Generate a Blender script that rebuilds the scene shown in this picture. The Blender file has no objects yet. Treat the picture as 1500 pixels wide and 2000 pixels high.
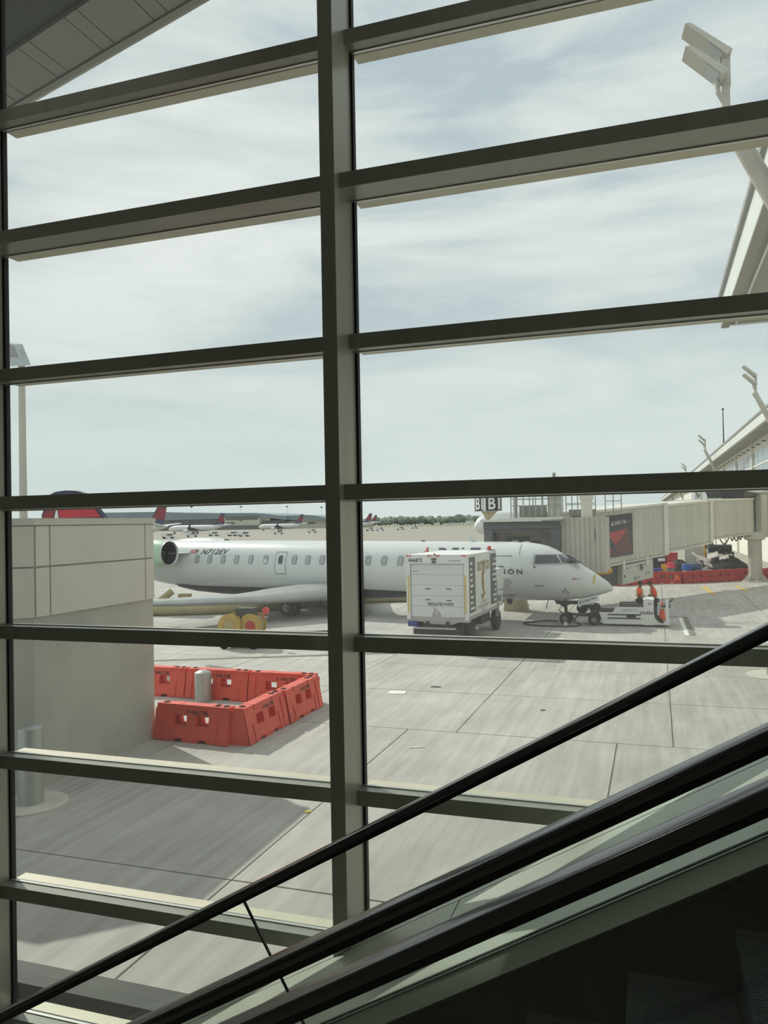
import bpy, bmesh, math, random
from mathutils import Vector, Matrix
random.seed(7)
S = bpy.context.scene
COL = S.collection
R = math.radians
EYE = 4.8
# ------------------------------------------------------------------ camera
cam = bpy.data.cameras.new('camera'); cam.sensor_fit = 'VERTICAL'; cam.sensor_height = 36; cam.sensor_width = 27
cam.lens = 1557.4 / 2000 * 36; cam.clip_start = .05; cam.clip_end = 6000
co = bpy.data.objects.new('camera', cam); COL.objects.link(co)
cr = Vector((.94614695, .32320507, -.01855880)); cu = Vector((.02182124, -.00647302, .99974093)); cf = Vector((-.3230012, .94630681, .01317716))
co.matrix_world = Matrix(((cr.x, cu.x, -cf.x, 0), (cr.y, cu.y, -cf.y, 0), (cr.z, cu.z, -cf.z, EYE), (0, 0, 0, 1)))
S.camera = co
# ------------------------------------------------------------------ sky
W = bpy.data.worlds.new('sky'); S.world = W; W.use_nodes = True
nt = W.node_tree; nt.nodes.clear(); N = nt.nodes.new; LK = nt.links.new
out = N('ShaderNodeOutputWorld'); bg = N('ShaderNodeBackground'); tc = N('ShaderNodeTexCoord')
sep = N('ShaderNodeSeparateXYZ'); LK(tc.outputs['Generated'], sep.inputs[0])
mp = N('ShaderNodeMapping'); mp.inputs['Scale'].default_value = (.9, .9, 4.6); mp.inputs['Rotation'].default_value = (R(7), R(-9), 0)
LK(tc.outputs['Generated'], mp.inputs[0])
n1 = N('ShaderNodeTexNoise'); n1.inputs['Scale'].default_value = 3.1; n1.inputs['Detail'].default_value = 7; n1.inputs['Roughness'].default_value = .55; n1.inputs['Distortion'].default_value = .5
LK(mp.outputs[0], n1.inputs[0])
cr1 = N('ShaderNodeValToRGB'); e = cr1.color_ramp.elements
e[0].position = .34; e[0].color = (.575, .67, .74, 1); e[1].position = .66; e[1].color = (.97, 1.0, .985, 1)
x = cr1.color_ramp.elements.new(.5); x.color = (.80, .86, .865, 1)
LK(n1.outputs[0], cr1.inputs[0])
hz = N('ShaderNodeValToRGB'); h = hz.color_ramp.elements
h[0].position = .0; h[0].color = (.75, .75, .75, 1); h[1].position = .30; h[1].color = (0, 0, 0, 1)
x = hz.color_ramp.elements.new(.1); x.color = (.8, .8, .8, 1)
LK(sep.outputs[2], hz.inputs[0])
mx = N('ShaderNodeMix'); mx.data_type = 'RGBA'; LK(hz.outputs[0], mx.inputs[0]); LK(cr1.outputs[0], mx.inputs[6]); mx.inputs[7].default_value = (.80, .88, .86, 1)
LK(mx.outputs[2], bg.inputs[0]); bg.inputs[1].default_value = 1.0
LK(bg.outputs[0], out.inputs[0])
# ------------------------------------------------------------------ sun and exposure
sd = bpy.data.lights.new('sun', 'SUN'); sd.energy = 3.7; sd.angle = R(.6); sd.color = (1, .95, .86)
so = bpy.data.objects.new('sun', sd); COL.objects.link(so)
el = R(39); sv = Vector((-.85 * math.cos(el), .527 * math.cos(el), math.sin(el)))
so.rotation_euler = sv.to_track_quat('Z', 'Y').to_euler(); so.location = (-60, 40, 60)
S.view_settings.view_transform = 'Standard'; S.view_settings.look = 'None'; S.view_settings.gamma = 1
S.view_settings.use_curve_mapping = False; S.view_settings.exposure = 0
FILL_W = 30
S.cycles.use_denoising = True; S.cycles.transparent_max_bounces = 32; S.cycles.max_bounces = 10
S.cycles.sample_clamp_indirect = 6
# ------------------------------------------------------------------ materials
def lin(c): return tuple(((v / 255 / 12.92) if v / 255 <= .04045 else ((v / 255 + .055) / 1.055) ** 2.4) for v in c) + (1,)
MATS = {}
def M(name, rgb, rough=.6, metal=0, var=.07, scale=3, spec=.4, stretch=(1, 1, 1), bump=0, emit=0):
    m = bpy.data.materials.new(name); m.use_nodes = True; t = m.node_tree; b = t.nodes['Principled BSDF']
    b.inputs['Roughness'].default_value = rough; b.inputs['Metallic'].default_value = metal; b.inputs['Specular IOR Level'].default_value = spec
    c = lin(rgb)
    if var:
        tx = t.nodes.new('ShaderNodeTexCoord'); ma = t.nodes.new('ShaderNodeMapping'); ma.inputs['Scale'].default_value = stretch
        no = t.nodes.new('ShaderNodeTexNoise'); no.inputs['Scale'].default_value = scale; no.inputs['Detail'].default_value = 5
        rp = t.nodes.new('ShaderNodeValToRGB'); el_ = rp.color_ramp.elements
        el_[0].position = .3; el_[1].position = .7
        el_[0].color = tuple(v * (1 - var) for v in c[:3]) + (1,); el_[1].color = tuple(min(1, v * (1 + var)) for v in c[:3]) + (1,)
        t.links.new(tx.outputs['Object'], ma.inputs[0]); t.links.new(ma.outputs[0], no.inputs[0]); t.links.new(no.outputs[0], rp.inputs[0]); t.links.new(rp.outputs[0], b.inputs['Base Color'])
        if bump:
            bu = t.nodes.new('ShaderNodeBump'); bu.inputs['Strength'].default_value = bump; t.links.new(no.outputs[0], bu.inputs['Height']); t.links.new(bu.outputs[0], b.inputs['Normal'])
    else:
        b.inputs['Base Color'].default_value = c
    MATS[name] = m; return m
def glass_mat(name, tint, gloss, haze=0, rough=.02, hazecol=(.8, .8, .8, 1)):
    m = bpy.data.materials.new(name); m.use_nodes = True; t = m.node_tree; t.nodes.clear()
    o = t.nodes.new('ShaderNodeOutputMaterial'); tr = t.nodes.new('ShaderNodeBsdfTransparent'); gl = t.nodes.new('ShaderNodeBsdfGlossy')
    tr.inputs[0].default_value = tint + (1,); gl.inputs['Roughness'].default_value = rough
    fr = t.nodes.new('ShaderNodeLayerWeight'); fr.inputs[0].default_value = .5         # Schlick, the same from both sides of the pane
    po_ = t.nodes.new('ShaderNodeMath'); po_.operation = 'POWER'; po_.inputs[1].default_value = 5; t.links.new(fr.outputs['Facing'], po_.inputs[0])
    mu = t.nodes.new('ShaderNodeMath'); mu.operation = 'MULTIPLY_ADD'; mu.inputs[1].default_value = .9 * gloss; mu.inputs[2].default_value = .04 * gloss
    mi = t.nodes.new('ShaderNodeMixShader'); t.links.new(po_.outputs[0], mu.inputs[0]); t.links.new(mu.outputs[0], mi.inputs[0])
    t.links.new(tr.outputs[0], mi.inputs[1]); t.links.new(gl.outputs[0], mi.inputs[2])
    last = mi
    if haze:                                                    # a printed dot screen, too fine to see dot by dot
        df = t.nodes.new('ShaderNodeBsdfDiffuse'); tl = t.nodes.new('ShaderNodeBsdfTranslucent'); df.inputs[0].default_value = hazecol; tl.inputs[0].default_value = hazecol
        m2 = t.nodes.new('ShaderNodeMixShader'); m2.inputs[0].default_value = .6; t.links.new(df.outputs[0], m2.inputs[1]); t.links.new(tl.outputs[0], m2.inputs[2])
        m3 = t.nodes.new('ShaderNodeMixShader'); m3.inputs[0].default_value = haze
        if haze > .03:
            gp_ = t.nodes.new('ShaderNodeNewGeometry'); mq = t.nodes.new('ShaderNodeMapping'); mq.inputs['Rotation'].default_value = (0, 0, 0); mq.inputs['Scale'].default_value = (950, 950, 950)
            sp = t.nodes.new('ShaderNodeSeparateXYZ'); t.links.new(gp_.outputs['Position'], mq.inputs[0]); t.links.new(mq.outputs[0], sp.inputs[0])
            s1 = t.nodes.new('ShaderNodeMath'); s1.operation = 'SINE'; s2 = t.nodes.new('ShaderNodeMath'); s2.operation = 'SINE'; t.links.new(sp.outputs[0], s1.inputs[0]); t.links.new(sp.outputs[2], s2.inputs[0])
            s3 = t.nodes.new('ShaderNodeMath'); s3.operation = 'MULTIPLY'; t.links.new(s1.outputs[0], s3.inputs[0]); t.links.new(s2.outputs[0], s3.inputs[1])
            s4 = t.nodes.new('ShaderNodeMath'); s4.operation = 'MULTIPLY_ADD'; s4.inputs[1].default_value = haze * 1.1; s4.inputs[2].default_value = haze; s4.use_clamp = True
            t.links.new(s3.outputs[0], s4.inputs[0]); t.links.new(s4.outputs[0], m3.inputs[0])
        t.links.new(mi.outputs[0], m3.inputs[1]); t.links.new(m2.outputs[0], m3.inputs[2]); last = m3
    t.links.new(last.outputs[0], o.inputs[0]); MATS[name] = m; return m
glass_mat('window_glass_frit', (.935, .955, .945), .6, .045)
glass_mat('window_glass', (.945, .962, .95), .6, .02)
glass_mat('rail_glass', (.965, .985, .972), .7, .004)
M('frame_paint', (154, 156, 146), .3, .25, .06, 2, stretch=(6, 6, .4))
M('gasket', (18, 18, 18), .6, 0, 0)
M('metal_trim', (205, 205, 200), .3, .7, 0)
M('cap_paint', (205, 200, 180), .5, .1, .06, 4)
M('interior_wall', (186, 188, 180), .8, 0, .05)
M('interior_floor', (206, 200, 184), .4, 0, .1)
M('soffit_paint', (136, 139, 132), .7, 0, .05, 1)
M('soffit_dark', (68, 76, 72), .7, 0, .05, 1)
M('rubber_black', (44, 43, 44), .16, 0, .12, 6, spec=1.0)
M('black_plastic', (10, 10, 11), .4, 0, 0)
M('deck_metal', (182, 184, 174), .38, .35, .06, 2)
M('inner_deck', (196, 200, 190), .3, .4, .05, 2)
M('skirt_black', (20, 21, 21), .35, .2, .1)
M('step_metal', (84, 92, 94), .45, .6, .2, 30)
M('yellow_line', (58, 44, 22), .6, 0, .1)
M('glass_edge', (22, 34, 28), .2, 0, 0)
M('block_panel', (206, 203, 190), .8, 0, .04, 1.2)
M('block_base', (176, 176, 166), .85, 0, .12, .8)
M('concrete_light', (198, 195, 184), .8, 0, .06, 2)
M('barrier_orange', (214, 88, 72), .5, 0, .08, 1.5)
M('barrier_red', (176, 50, 44), .55, 0, .1, 1.5)
M('dark_hole', (46, 24, 20), .8, 0, 0)
M('plug_white', (200, 190, 175), .5, 0, 0)
M('ink_dark', (50, 46, 46), .6, 0, 0)
M('ink_faded', (150, 62, 52), .6, 0, 0)
M('galvanised', (170, 172, 168), .45, .5, .1, 2, stretch=(3, 3, .5))
M('plane_white', (208, 212, 210), .28, 0, .03, .6)
M('plane_white_side', (212, 216, 213), .3, 0, .02, .6)
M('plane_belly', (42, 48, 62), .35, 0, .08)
M('plane_line', (120, 126, 128), .5, 0, 0)
M('plane_grey', (168, 172, 172), .4, .2, .05)
M('pane_grey', (166, 171, 173), .2, 0, 0)
M('pane_frame', (142, 148, 152), .4, 0, 0)
M('cockpit_glass', (44, 54, 58), .06, 0, 0, spec=.8)
M('navy', (30, 38, 66), .4, 0, .06)
M('delta_red', (188, 36, 50), .4, 0, .05)
M('delta_red_dark', (136, 24, 40), .4, 0, 0)
M('delta_navy_ink', (36, 44, 72), .5, 0, 0)
M('flag_red', (176, 110, 110), .5, 0, 0)
M('intake_dark', (70, 72, 74), .5, .3, .1)
M('intake_lip', (196, 200, 200), .25, .7, .05)
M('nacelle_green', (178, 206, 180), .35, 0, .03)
M('wing_metal', (176, 178, 176), .32, .45, .08, 1.5)
M('tyre', (34, 34, 35), .75, 0, .15, 6)
M('hub_grey', (130, 132, 132), .4, .5, .1)
M('gear_dark', (62, 62, 62), .5, .3, .15, 4)
M('truck_white', (226, 228, 226), .4, 0, .03, 1)
M('truck_door', (214, 218, 218), .4, 0, .03, 1)
M('truck_frame', (176, 172, 170), .5, .2, .06)
M('truck_dark', (38, 38, 40), .6, 0, .2, 3)
M('truck_strip', (98, 100, 98), .5, 0, .04)
M('yellow_tape', (214, 190, 110), .5, 0, .05)
M('gold_ink', (176, 144, 84), .4, .2, .05)
M('grey_ink', (160, 162, 162), .5, 0, 0)
M('red_lamp', (200, 60, 50), .3, 0, 0)
M('blue_bumper', (54, 62, 130), .5, 0, .1)
M('bridge_grey', (190, 188, 176), .6, .05, .1, .8, stretch=(1, 1, .25))
M('bridge_light', (214, 212, 202), .6, 0, .06, 1)
M('bridge_dark', (84, 86, 88), .6, 0, .12, 2)
M('canopy_dark', (92, 94, 96), .7, 0, .14, 3)
M('cab_inner', (150, 148, 138), .7, 0, .06)
M('bridge_window', (52, 54, 56), .2, 0, 0)
M('poster_navy', (38, 44, 62), .4, 0, .04)
M('poster_red', (170, 46, 50), .4, 0, .05)
M('poster_red_dark', (92, 34, 48), .4, 0, .05)
M('white_ink', (226, 228, 226), .5, 0, 0)
M('sign_dark', (62, 64, 62), .5, 0, .06)
M('tan_steel', (200, 184, 150), .5, 0, .06)
M('unit_grey', (188, 190, 180), .5, 0, .06, 2)
M('yellow_paint', (206, 158, 40), .5, 0, .1, 3)
M('hose_tan', (164, 152, 112), .7, 0, .12, 2)
M('reel_yellow', (180, 152, 70), .5, 0, .12, 4)
M('cone_orange', (236, 96, 46), .5, 0, .04)
M('hivis_orange', (250, 96, 40), .7, 0, .06, 8)
M('hivis_red', (236, 74, 62), .7, 0, .06, 8)
M('reflective', (220, 214, 150), .4, 0, 0)
M('skin', (110, 76, 58), .6, 0, .06, 8)
M('skin_b', (134, 96, 76), .6, 0, .06, 8)
M('trousers', (34, 38, 46), .8, 0, .1, 8)
M('hair_black', (22, 20, 20), .7, 0, .1, 20)
M('drum_blue', (40, 84, 160), .4, 0, .08, 2)
M('drum_navy', (58, 80, 112), .45, 0, .08, 2)
M('tote_blue', (58, 74, 140), .5, 0, .08, 2)
M('bin_grey', (112, 124, 120), .6, 0, .06, 2)
M('bin_lid', (206, 64, 84), .5, 0, .06, 2)
M('scrap_dark', (44, 42, 40), .85, 0, .25, 5, bump=.4)
M('scrap_white', (222, 218, 208), .7, 0, .08, 3)
M('facade_white', (226, 223, 212), .7, 0, .04, .4)
M('facade_glass', (118, 132, 138), .12, 0, .06, .2, spec=.7)
M('roof_metal', (150, 150, 146), .5, .1, .06, .6)
M('fascia', (214, 218, 214), .5, .1, .04, .8)
M('soffit_grey', (150, 150, 140), .7, 0, .05, .6)
M('mast_paint', (184, 180, 168), .5, .1, .05, 1)
M('lamp_face', (176, 184, 184), .25, .2, .04)
M('far_roof', (138, 150, 156), .7, 0, .06, .05)
M('far_wall', (206, 202, 188), .8, 0, .05, .05)
M('far_glass', (104, 108, 110), .5, 0, .25, .12, stretch=(1, 1, .2))
M('far_dark', (112, 116, 116), .7, 0, .1, .2)
M('far_red', (146, 66, 76), .6, 0, 0)
M('far_navy', (74, 84, 108), .6, 0, 0)
M('far_white', (222, 224, 222), .5, 0, .03, .2)
M('vehicle_grey', (90, 90, 88), .6, 0, .1)
M('tree_leaf', (126, 138, 124), .9, 0, .25, .12)  # leaf colour lightened, distance haze is mixed into it
M('grass', (136, 140, 104), .9, 0, .15, .05)
M('ledge_dark', (74, 76, 73), .7, 0, .12, 2)
M('paper_white', (225, 225, 220), .7, 0, 0)
M('leaf_yellow', (206, 190, 70), .7, 0, 0)
M('marking_white', (226, 226, 218), .7, 0, .12, 3)
M('marking_yellow', (206, 178, 92), .7, 0, .2, 2)
M('marking_dark', (120, 116, 108), .8, 0, .15, 1)
M('canvas_tan', (188, 178, 148), .85, 0, .08, 1.5)
# concrete apron: pour tint per slab, broom streaks, tyre marks
def concrete(name, rgb):
    m = bpy.data.materials.new(name); m.use_nodes = True; t = m.node_tree; b = t.nodes['Principled BSDF']; b.inputs['Roughness'].default_value = .85; b.inputs['Specular IOR Level'].default_value = .25
    g = t.nodes.new('ShaderNodeNewGeometry'); nn = t.nodes.new
    def noise(sc, scale, det=6, rot=0):
        mm = nn('ShaderNodeMapping'); mm.inputs['Scale'].default_value = sc; mm.inputs['Rotation'].default_value = (0, 0, rot); t.links.new(g.outputs['Position'], mm.inputs[0])
        q = nn('ShaderNodeTexNoise'); q.inputs['Scale'].default_value = scale; q.inputs['Detail'].default_value = det; q.inputs['Roughness'].default_value = .6; t.links.new(mm.outputs[0], q.inputs[0]); return q.outputs[0]
    a = noise((1, .06, 1), 5.5, 6, R(-5)); c = noise((1, 1, 1), .55, 5); d = noise((.5, .12, 1), 1.3, 4, R(-30))
    def ramp(i, p0, p1, v0, v1):
        r = nn('ShaderNodeMapRange'); r.inputs[1].default_value = p0; r.inputs[2].default_value = p1; r.inputs[3].default_value = v0; r.inputs[4].default_value = v1; t.links.new(i, r.inputs[0]); return r.outputs[0]
    def mul(p, q):
        r = nn('ShaderNodeMath'); r.operation = 'MULTIPLY'; t.links.new(p, r.inputs[0]); t.links.new(q, r.inputs[1]); return r.outputs[0]
    oi = nn('ShaderNodeObjectInfo')
    f = mul(mul(ramp(a, .3, .7, .80, 1.07), ramp(c, .3, .7, .88, 1.06)), mul(ramp(d, .35, .75, 1.04, .86), ramp(oi.outputs['Random'], 0, 1, .97, 1.03)))
    mxx = nn('ShaderNodeVectorMath'); mxx.operation = 'SCALE'; mxx.inputs[0].default_value = rgb; t.links.new(f, mxx.inputs['Scale']); t.links.new(mxx.outputs[0], b.inputs['Base Color'])
    MATS[name] = m; return m
concrete('apron_concrete', (.475, .462, .425)); concrete('old_concrete', (.37, .345, .29))
# ------------------------------------------------------------------ mesh helpers
class MB:
    def __init__(s): s.v = []; s.f = []; s.m = []
    def add(s, vs, fs, mi=0):
        o = len(s.v); s.v += [tuple(q) for q in vs]; s.f += [tuple(i + o for i in f) for f in fs]; s.m += [mi] * len(fs); return s
    def box(s, c, d, rot=None, mi=0):
        hx, hy, hz = d[0] / 2, d[1] / 2, d[2] / 2
        vs = [Vector((x, y, z)) for z in (-hz, hz) for y in (-hy, hy) for x in (-hx, hx)]
        if rot: rm = rot if isinstance(rot, Matrix) else Matrix.Rotation(rot, 3, 'Z'); vs = [rm @ q for q in vs]
        return s.add([Vector(c) + q for q in vs], [(0, 2, 3, 1), (4, 5, 7, 6), (0, 1, 5, 4), (2, 6, 7, 3), (0, 4, 6, 2), (1, 3, 7, 5)], mi)
    def bb(s, x0, x1, y0, y1, z0, z1, mi=0): return s.box(((x0 + x1) / 2, (y0 + y1) / 2, (z0 + z1) / 2), (x1 - x0, y1 - y0, z1 - z0), None, mi)
    def hexa(s, b, t, mi=0):          # two quads
        return s.add(list(b) + list(t), [(3, 2, 1, 0), (4, 5, 6, 7), (0, 1, 5, 4), (1, 2, 6, 5), (2, 3, 7, 6), (3, 0, 4, 7)], mi)
    def prism(s, poly, off, mi=0):     # poly: 3-D points, extruded by off
        n = len(poly); off = Vector(off); a = [Vector(q) for q in poly]
        return s.add(a + [q + off for q in a], [tuple(range(n))[::-1], tuple(range(n, 2 * n))] + [(i, (i + 1) % n, n + (i + 1) % n, n + i) for i in range(n)], mi)
    def loft(s, rings, cap=True, mi=0, closed=True):
        n = len(rings[0]); o = []; fs = []
        for r in rings: o += list(r)
        for k in range(len(rings) - 1):
            for i in range(n if closed else n - 1):
                j = (i + 1) % n; fs.append((k * n + i, k * n + j, (k + 1) * n + j, (k + 1) * n + i))
        if cap: fs.append(tuple(range(n))[::-1]); fs.append(tuple((len(rings) - 1) * n + i for i in range(n)))
        return s.add(o, fs, mi)
    def tube(s, pts, r, n=8, mi=0):
        pts = [Vector(q) for q in pts]; rs = r if isinstance(r, (list, tuple)) else [r] * len(pts); rings = []
        for i, q in enumerate(pts):
            d = (pts[min(i + 1, len(pts) - 1)] - pts[max(i - 1, 0)]).normalized()
            u = d.cross(Vector((0, 0, 1))); u = u.normalized() if u.length > .05 else Vector((1, 0, 0)); w = d.cross(u).normalized()
            rings.append([q + (u * math.cos(a) + w * math.sin(a)) * rs[i] for a in [2 * math.pi * k / n for k in range(n)]])
        return s.loft(rings, True, mi)
    def lathe(s, prof, c=(0, 0, 0), ax='Z', n=16, mi=0, cap=True):   # prof: (r, h)
        rings = []
        for r, h in prof:
            ring = []
            for k in range(n):
                a = 2 * math.pi * k / n; p, q = r * math.cos(a), r * math.sin(a)
                v = {'Z': (p, q, h), 'X': (h, p, q), 'Y': (q, h, p)}[ax]; ring.append(Vector(c) + Vector(v))
            rings.append(ring)
        return s.loft(rings, cap, mi)
    def build(s, name, mat, parent=None, smooth=False, loc=None, **kw):
        me = bpy.data.meshes.new(name); me.from_pydata([tuple(v) for v in s.v], [], s.f)
        for k in (mat if isinstance(mat, (list, tuple)) else [mat]): me.materials.append(MATS[k])
        if any(s.m): me.polygons.foreach_set('material_index', s.m)
        b = bmesh.new(); b.from_mesh(me); bmesh.ops.recalc_face_normals(b, faces=b.faces); b.to_mesh(me); b.free()
        if smooth:
            me.polygons.foreach_set('use_smooth', [True] * len(me.polygons))
            try: me.set_sharp_from_angle(angle=R(smooth if smooth is not True else 40))
            except Exception: pass
        me.update(); o = bpy.data.objects.new(name, me); COL.objects.link(o)
        if parent: o.parent = parent
        if loc: o.location = loc
        for k, q in kw.items(): o[k] = q
        return o
def tag(o, label, cat, group=None):
    o['label'] = label; o['category'] = cat
    if group: o['group'] = group
    return o
def thing(name, label, cat, loc=(0, 0, 0), rz=0, group=None):
    o = bpy.data.objects.new(name, None); COL.objects.link(o); o.location = loc; o.rotation_euler = (0, 0, rz); o.empty_display_size = .2
    return tag(o, label, cat, group)
def struct(name, loc=(0, 0, 0)):
    o = bpy.data.objects.new(name, None); COL.objects.link(o); o.location = loc; o['kind'] = 'structure'; return o
def dup(root, loc, rz, label, group=None, sc=1):
    r = root.copy(); COL.objects.link(r); r.location = loc; r.rotation_euler = (0, 0, rz); r.scale = (sc, sc, sc); r['label'] = label
    if group: r['group'] = group
    for ch in root.children:
        c = ch.copy(); COL.objects.link(c); c.parent = r
        for g in ch.children:
            d = g.copy(); COL.objects.link(d); d.parent = c
    return r
def text_geo(body, shear=0, space=1.0, bold=.022):
    c = bpy.data.curves.new('t', 'FONT'); c.body = body; c.size = 1; c.shear = shear; c.space_character = space; c.resolution_u = 3; c.offset = bold
    o = bpy.data.objects.new('t', c); COL.objects.link(o); bpy.context.view_layer.update()
    me = bpy.data.meshes.new_from_object(o); vs = [v.co.copy() for v in me.vertices]; fs = [tuple(q.vertices) for q in me.polygons]
    bpy.data.objects.remove(o); bpy.data.curves.remove(c); bpy.data.meshes.remove(me)
    x0 = min(v.x for v in vs); x1 = max(v.x for v in vs); y0 = min(v.y for v in vs); y1 = max(v.y for v in vs)
    return [((v.x - x0) / (x1 - x0), (v.y - y0) / (y1 - y0)) for v in vs], fs
def text_on(name, body, o, u, v, mat, parent, shear=0, space=1.0, off=.006):  # o corner, u width vector, v height vector
    uv, fs = text_geo(body, shear, space); o, u, v = Vector(o), Vector(u), Vector(v); n = u.cross(v).normalized() * off
    b = MB(); b.add([o + u * p + v * q + n for p, q in uv], fs); return b.build(name, mat, parent)
def patch_on(b, pts, off=(0, 0, 0), mi=0):
    b.add([Vector(q) + Vector(off) for q in pts], [tuple(range(len(pts)))], mi); return b

# ================================================================== SETTING
g = MB(); g.bb(-2500, 2500, 4.9, 4500, -.5, -.03); ground = g.build('ground', 'apron_concrete', kind='structure')
# slabs: joints 3 cm wide and recessed, three centimetres above the ground body
sx, sy = 4.655, 4.07
slab_me = {}
def slab(x0, x1, y0, y1, k):
    b = MB(); j = .016; z = random.uniform(-.002, .002); b.bb(x0 + j, x1 - j, y0 + j, y1 - j, -.3, z)
    return b.build('slab', 'apron_concrete', ground)
for r in range(-3, 14):
    y0 = 17.72 + r * sy; y1 = y0 + sy
    if r < 0: base = -5.55
    else: base = -4.42
    for c in range(-6 if r < 4 else -9, 4):
        slab(base + c * sx, base + (c + 1) * sx, max(y0, 5.2), y1, 0)
for (a0, a1, b0, b1) in ((-2500, -46.5, 4.9, 4500), (-46.4, 2500, 74.8, 4500), (14.3, 2500, 4.9, 74.7)): nb = MB(); nb.bb(a0, a1, b0, b1, -.2, 0); nb.build('apron_slab', 'old_concrete', ground)
nb = MB(); nb.bb(-46.4, -32.6, 4.9, 34, -.2, 0); nb.build('apron_slab', 'apron_concrete', ground)
# painted markings
def marking(p0, p1, w, mat):
    p0, p1 = Vector(p0 + (0,)), Vector(p1 + (0,)); d = (p1 - p0).normalized(); s = Vector((-d.y, d.x, 0)) * w / 2; b = MB()
    b.prism([p0 + s + Vector((0, 0, .003)), p1 + s + Vector((0, 0, .003)), p1 - s + Vector((0, 0, .003)), p0 - s + Vector((0, 0, .003))], (0, 0, .005))
    return b.build('ground_marking', mat, kind='structure')
marking((2.95, 59.2), (3.25, 52.4), .28, 'marking_yellow'); marking((5.05, 59.8), (5.4, 55.6), .28, 'marking_yellow')
marking((.97, 40.8), (1.07, 34.5), .16, 'marking_white'); marking((1.2, 40.8), (1.32, 34.5), .22, 'marking_dark'); marking((.3, 40.75), (1.3, 40.75), .2, 'marking_dark')
marking((-4.9, 32.2), (-3.6, 32.6), .5, 'marking_white')
marking((-17.6, 24.2), (-9.2, 27.9), .3, 'marking_dark'); marking((-14.7, 24.0), (-12.6, 23.2), .25, 'marking_dark')
# ---- the room
def solid(name, *a, mat='interior_wall', parent=None):
    b = MB(); b.bb(*a); return b.build(name, mat, parent, kind='structure')
solid('floor', -10.2, 6.6, -8, 4.6, -.3, 0, mat='interior_floor')
solid('ceiling', -10.2, 6.6, -8, 4.66, 10.0, 10.3)
solid('wall_back', -10.2, 6.6, -8.3, -8, 0, 10.0)
solid('wall_left', -10.5, -10.2, -8.3, 4.66, 0, 10.0)
solid('wall_right', 6.6, 6.9, -8.3, 4.66, 0, 10.0)
solid('wall_front', -10.2, 6.6, 4.36, 4.9, 0, 1.2, mat='block_base')
lb = MB(); lb.prism([(-10.2, 4.9, 1.2), (-10.2, 5.16, 1.2), (-10.2, 5.16, 1.28), (-10.2, 4.9, 1.33)], (16.8, 0, 0)); lb.bb(-10.2, 6.6, 5.06, 5.2, 1.12, 1.3); lb.bb(-10.2, 6.6, 4.9, 5.16, .9, 1.12)
lb.build('trim_1', 'ledge_dark', kind='structure')
YG = 4.67
rows = []
zr = {1: 3.04, 2: 2.102, 3: 1.158, 4: .232, 5: -.694, 6: -1.627, 7: -2.557, 8: -3.489, 0: 4.14}
mull = [-10.055, -7.289, -4.523, -1.757, 1.009, 3.775, 6.541]       # +X faces
winroot = {}
for i in range(1, len(mull) - 0):
    pass
def transom_parts(x0, x1, k, parent):
    zt = zr[k] + EYE; zb = zt - .092; yf = 4.426 if k in (2, 4, 0) else 4.55; b = MB(); b.bb(x0, x1, yf, 4.645, zb, zt)
    t = b.build('transom', 'frame_paint', parent)
    c = MB(); c.bb(x0, x1, 4.695, 4.80, zb + .012, zt - .012); c.build('outer_cap', 'cap_paint', t)
    q = MB(); q.bb(x0, x1, 4.646, 4.694, zb + .008, zt - .008); q.build('gasket', 'gasket', t)
    for z_ in (zt - .001, zb - .007): q = MB(); q.bb(x0, x1, 4.635, 4.658, z_, z_ + .008); q.build('glazing_bead', 'metal_trim', t)
for i in range(len(mull) - 1):
    x0, x1 = mull[i], mull[i + 1] - .092
    w = struct('window_%d' % (i + 1))
    m = MB(); m.bb(mull[i + 1] - .092, mull[i + 1], 4.35, 4.645, .9, 10.0); mo = m.build('mullion', 'frame_paint', w)
    c = MB(); c.bb(mull[i + 1] - .08, mull[i + 1] - .012, 4.695, 4.712, .9, 10.0); c.build('outer_cap', 'frame_paint', mo)
    c = MB(); c.bb(mull[i + 1] - .106, mull[i + 1] + .014, 4.646, 4.690, .9, 10.0); c.build('gasket', 'gasket', mo)
    ks = sorted(zr, key=lambda k: -zr[k])
    for k in ks: transom_parts(x0, x1, k, w)
    tops = [5.2] + [zr[k] for k in ks]
    for a in range(len(ks)):
        z1 = (tops[a] - (.092 if a else 0)) + EYE; z0 = zr[ks[a]] + EYE
        b = MB(); b.bb(x0 + .004, x1 - .004, 4.662, 4.682, z0 + .002, z1 - .002)
        b.build('glass_pane', 'window_glass_frit' if zr[ks[a]] > -1.0 else 'window_glass', w)
m = MB(); m.bb(mull[0] - .15, mull[0], 4.35, 4.645, .9, 10.0); m.build('trim_2', 'frame_paint', kind='structure')
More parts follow.
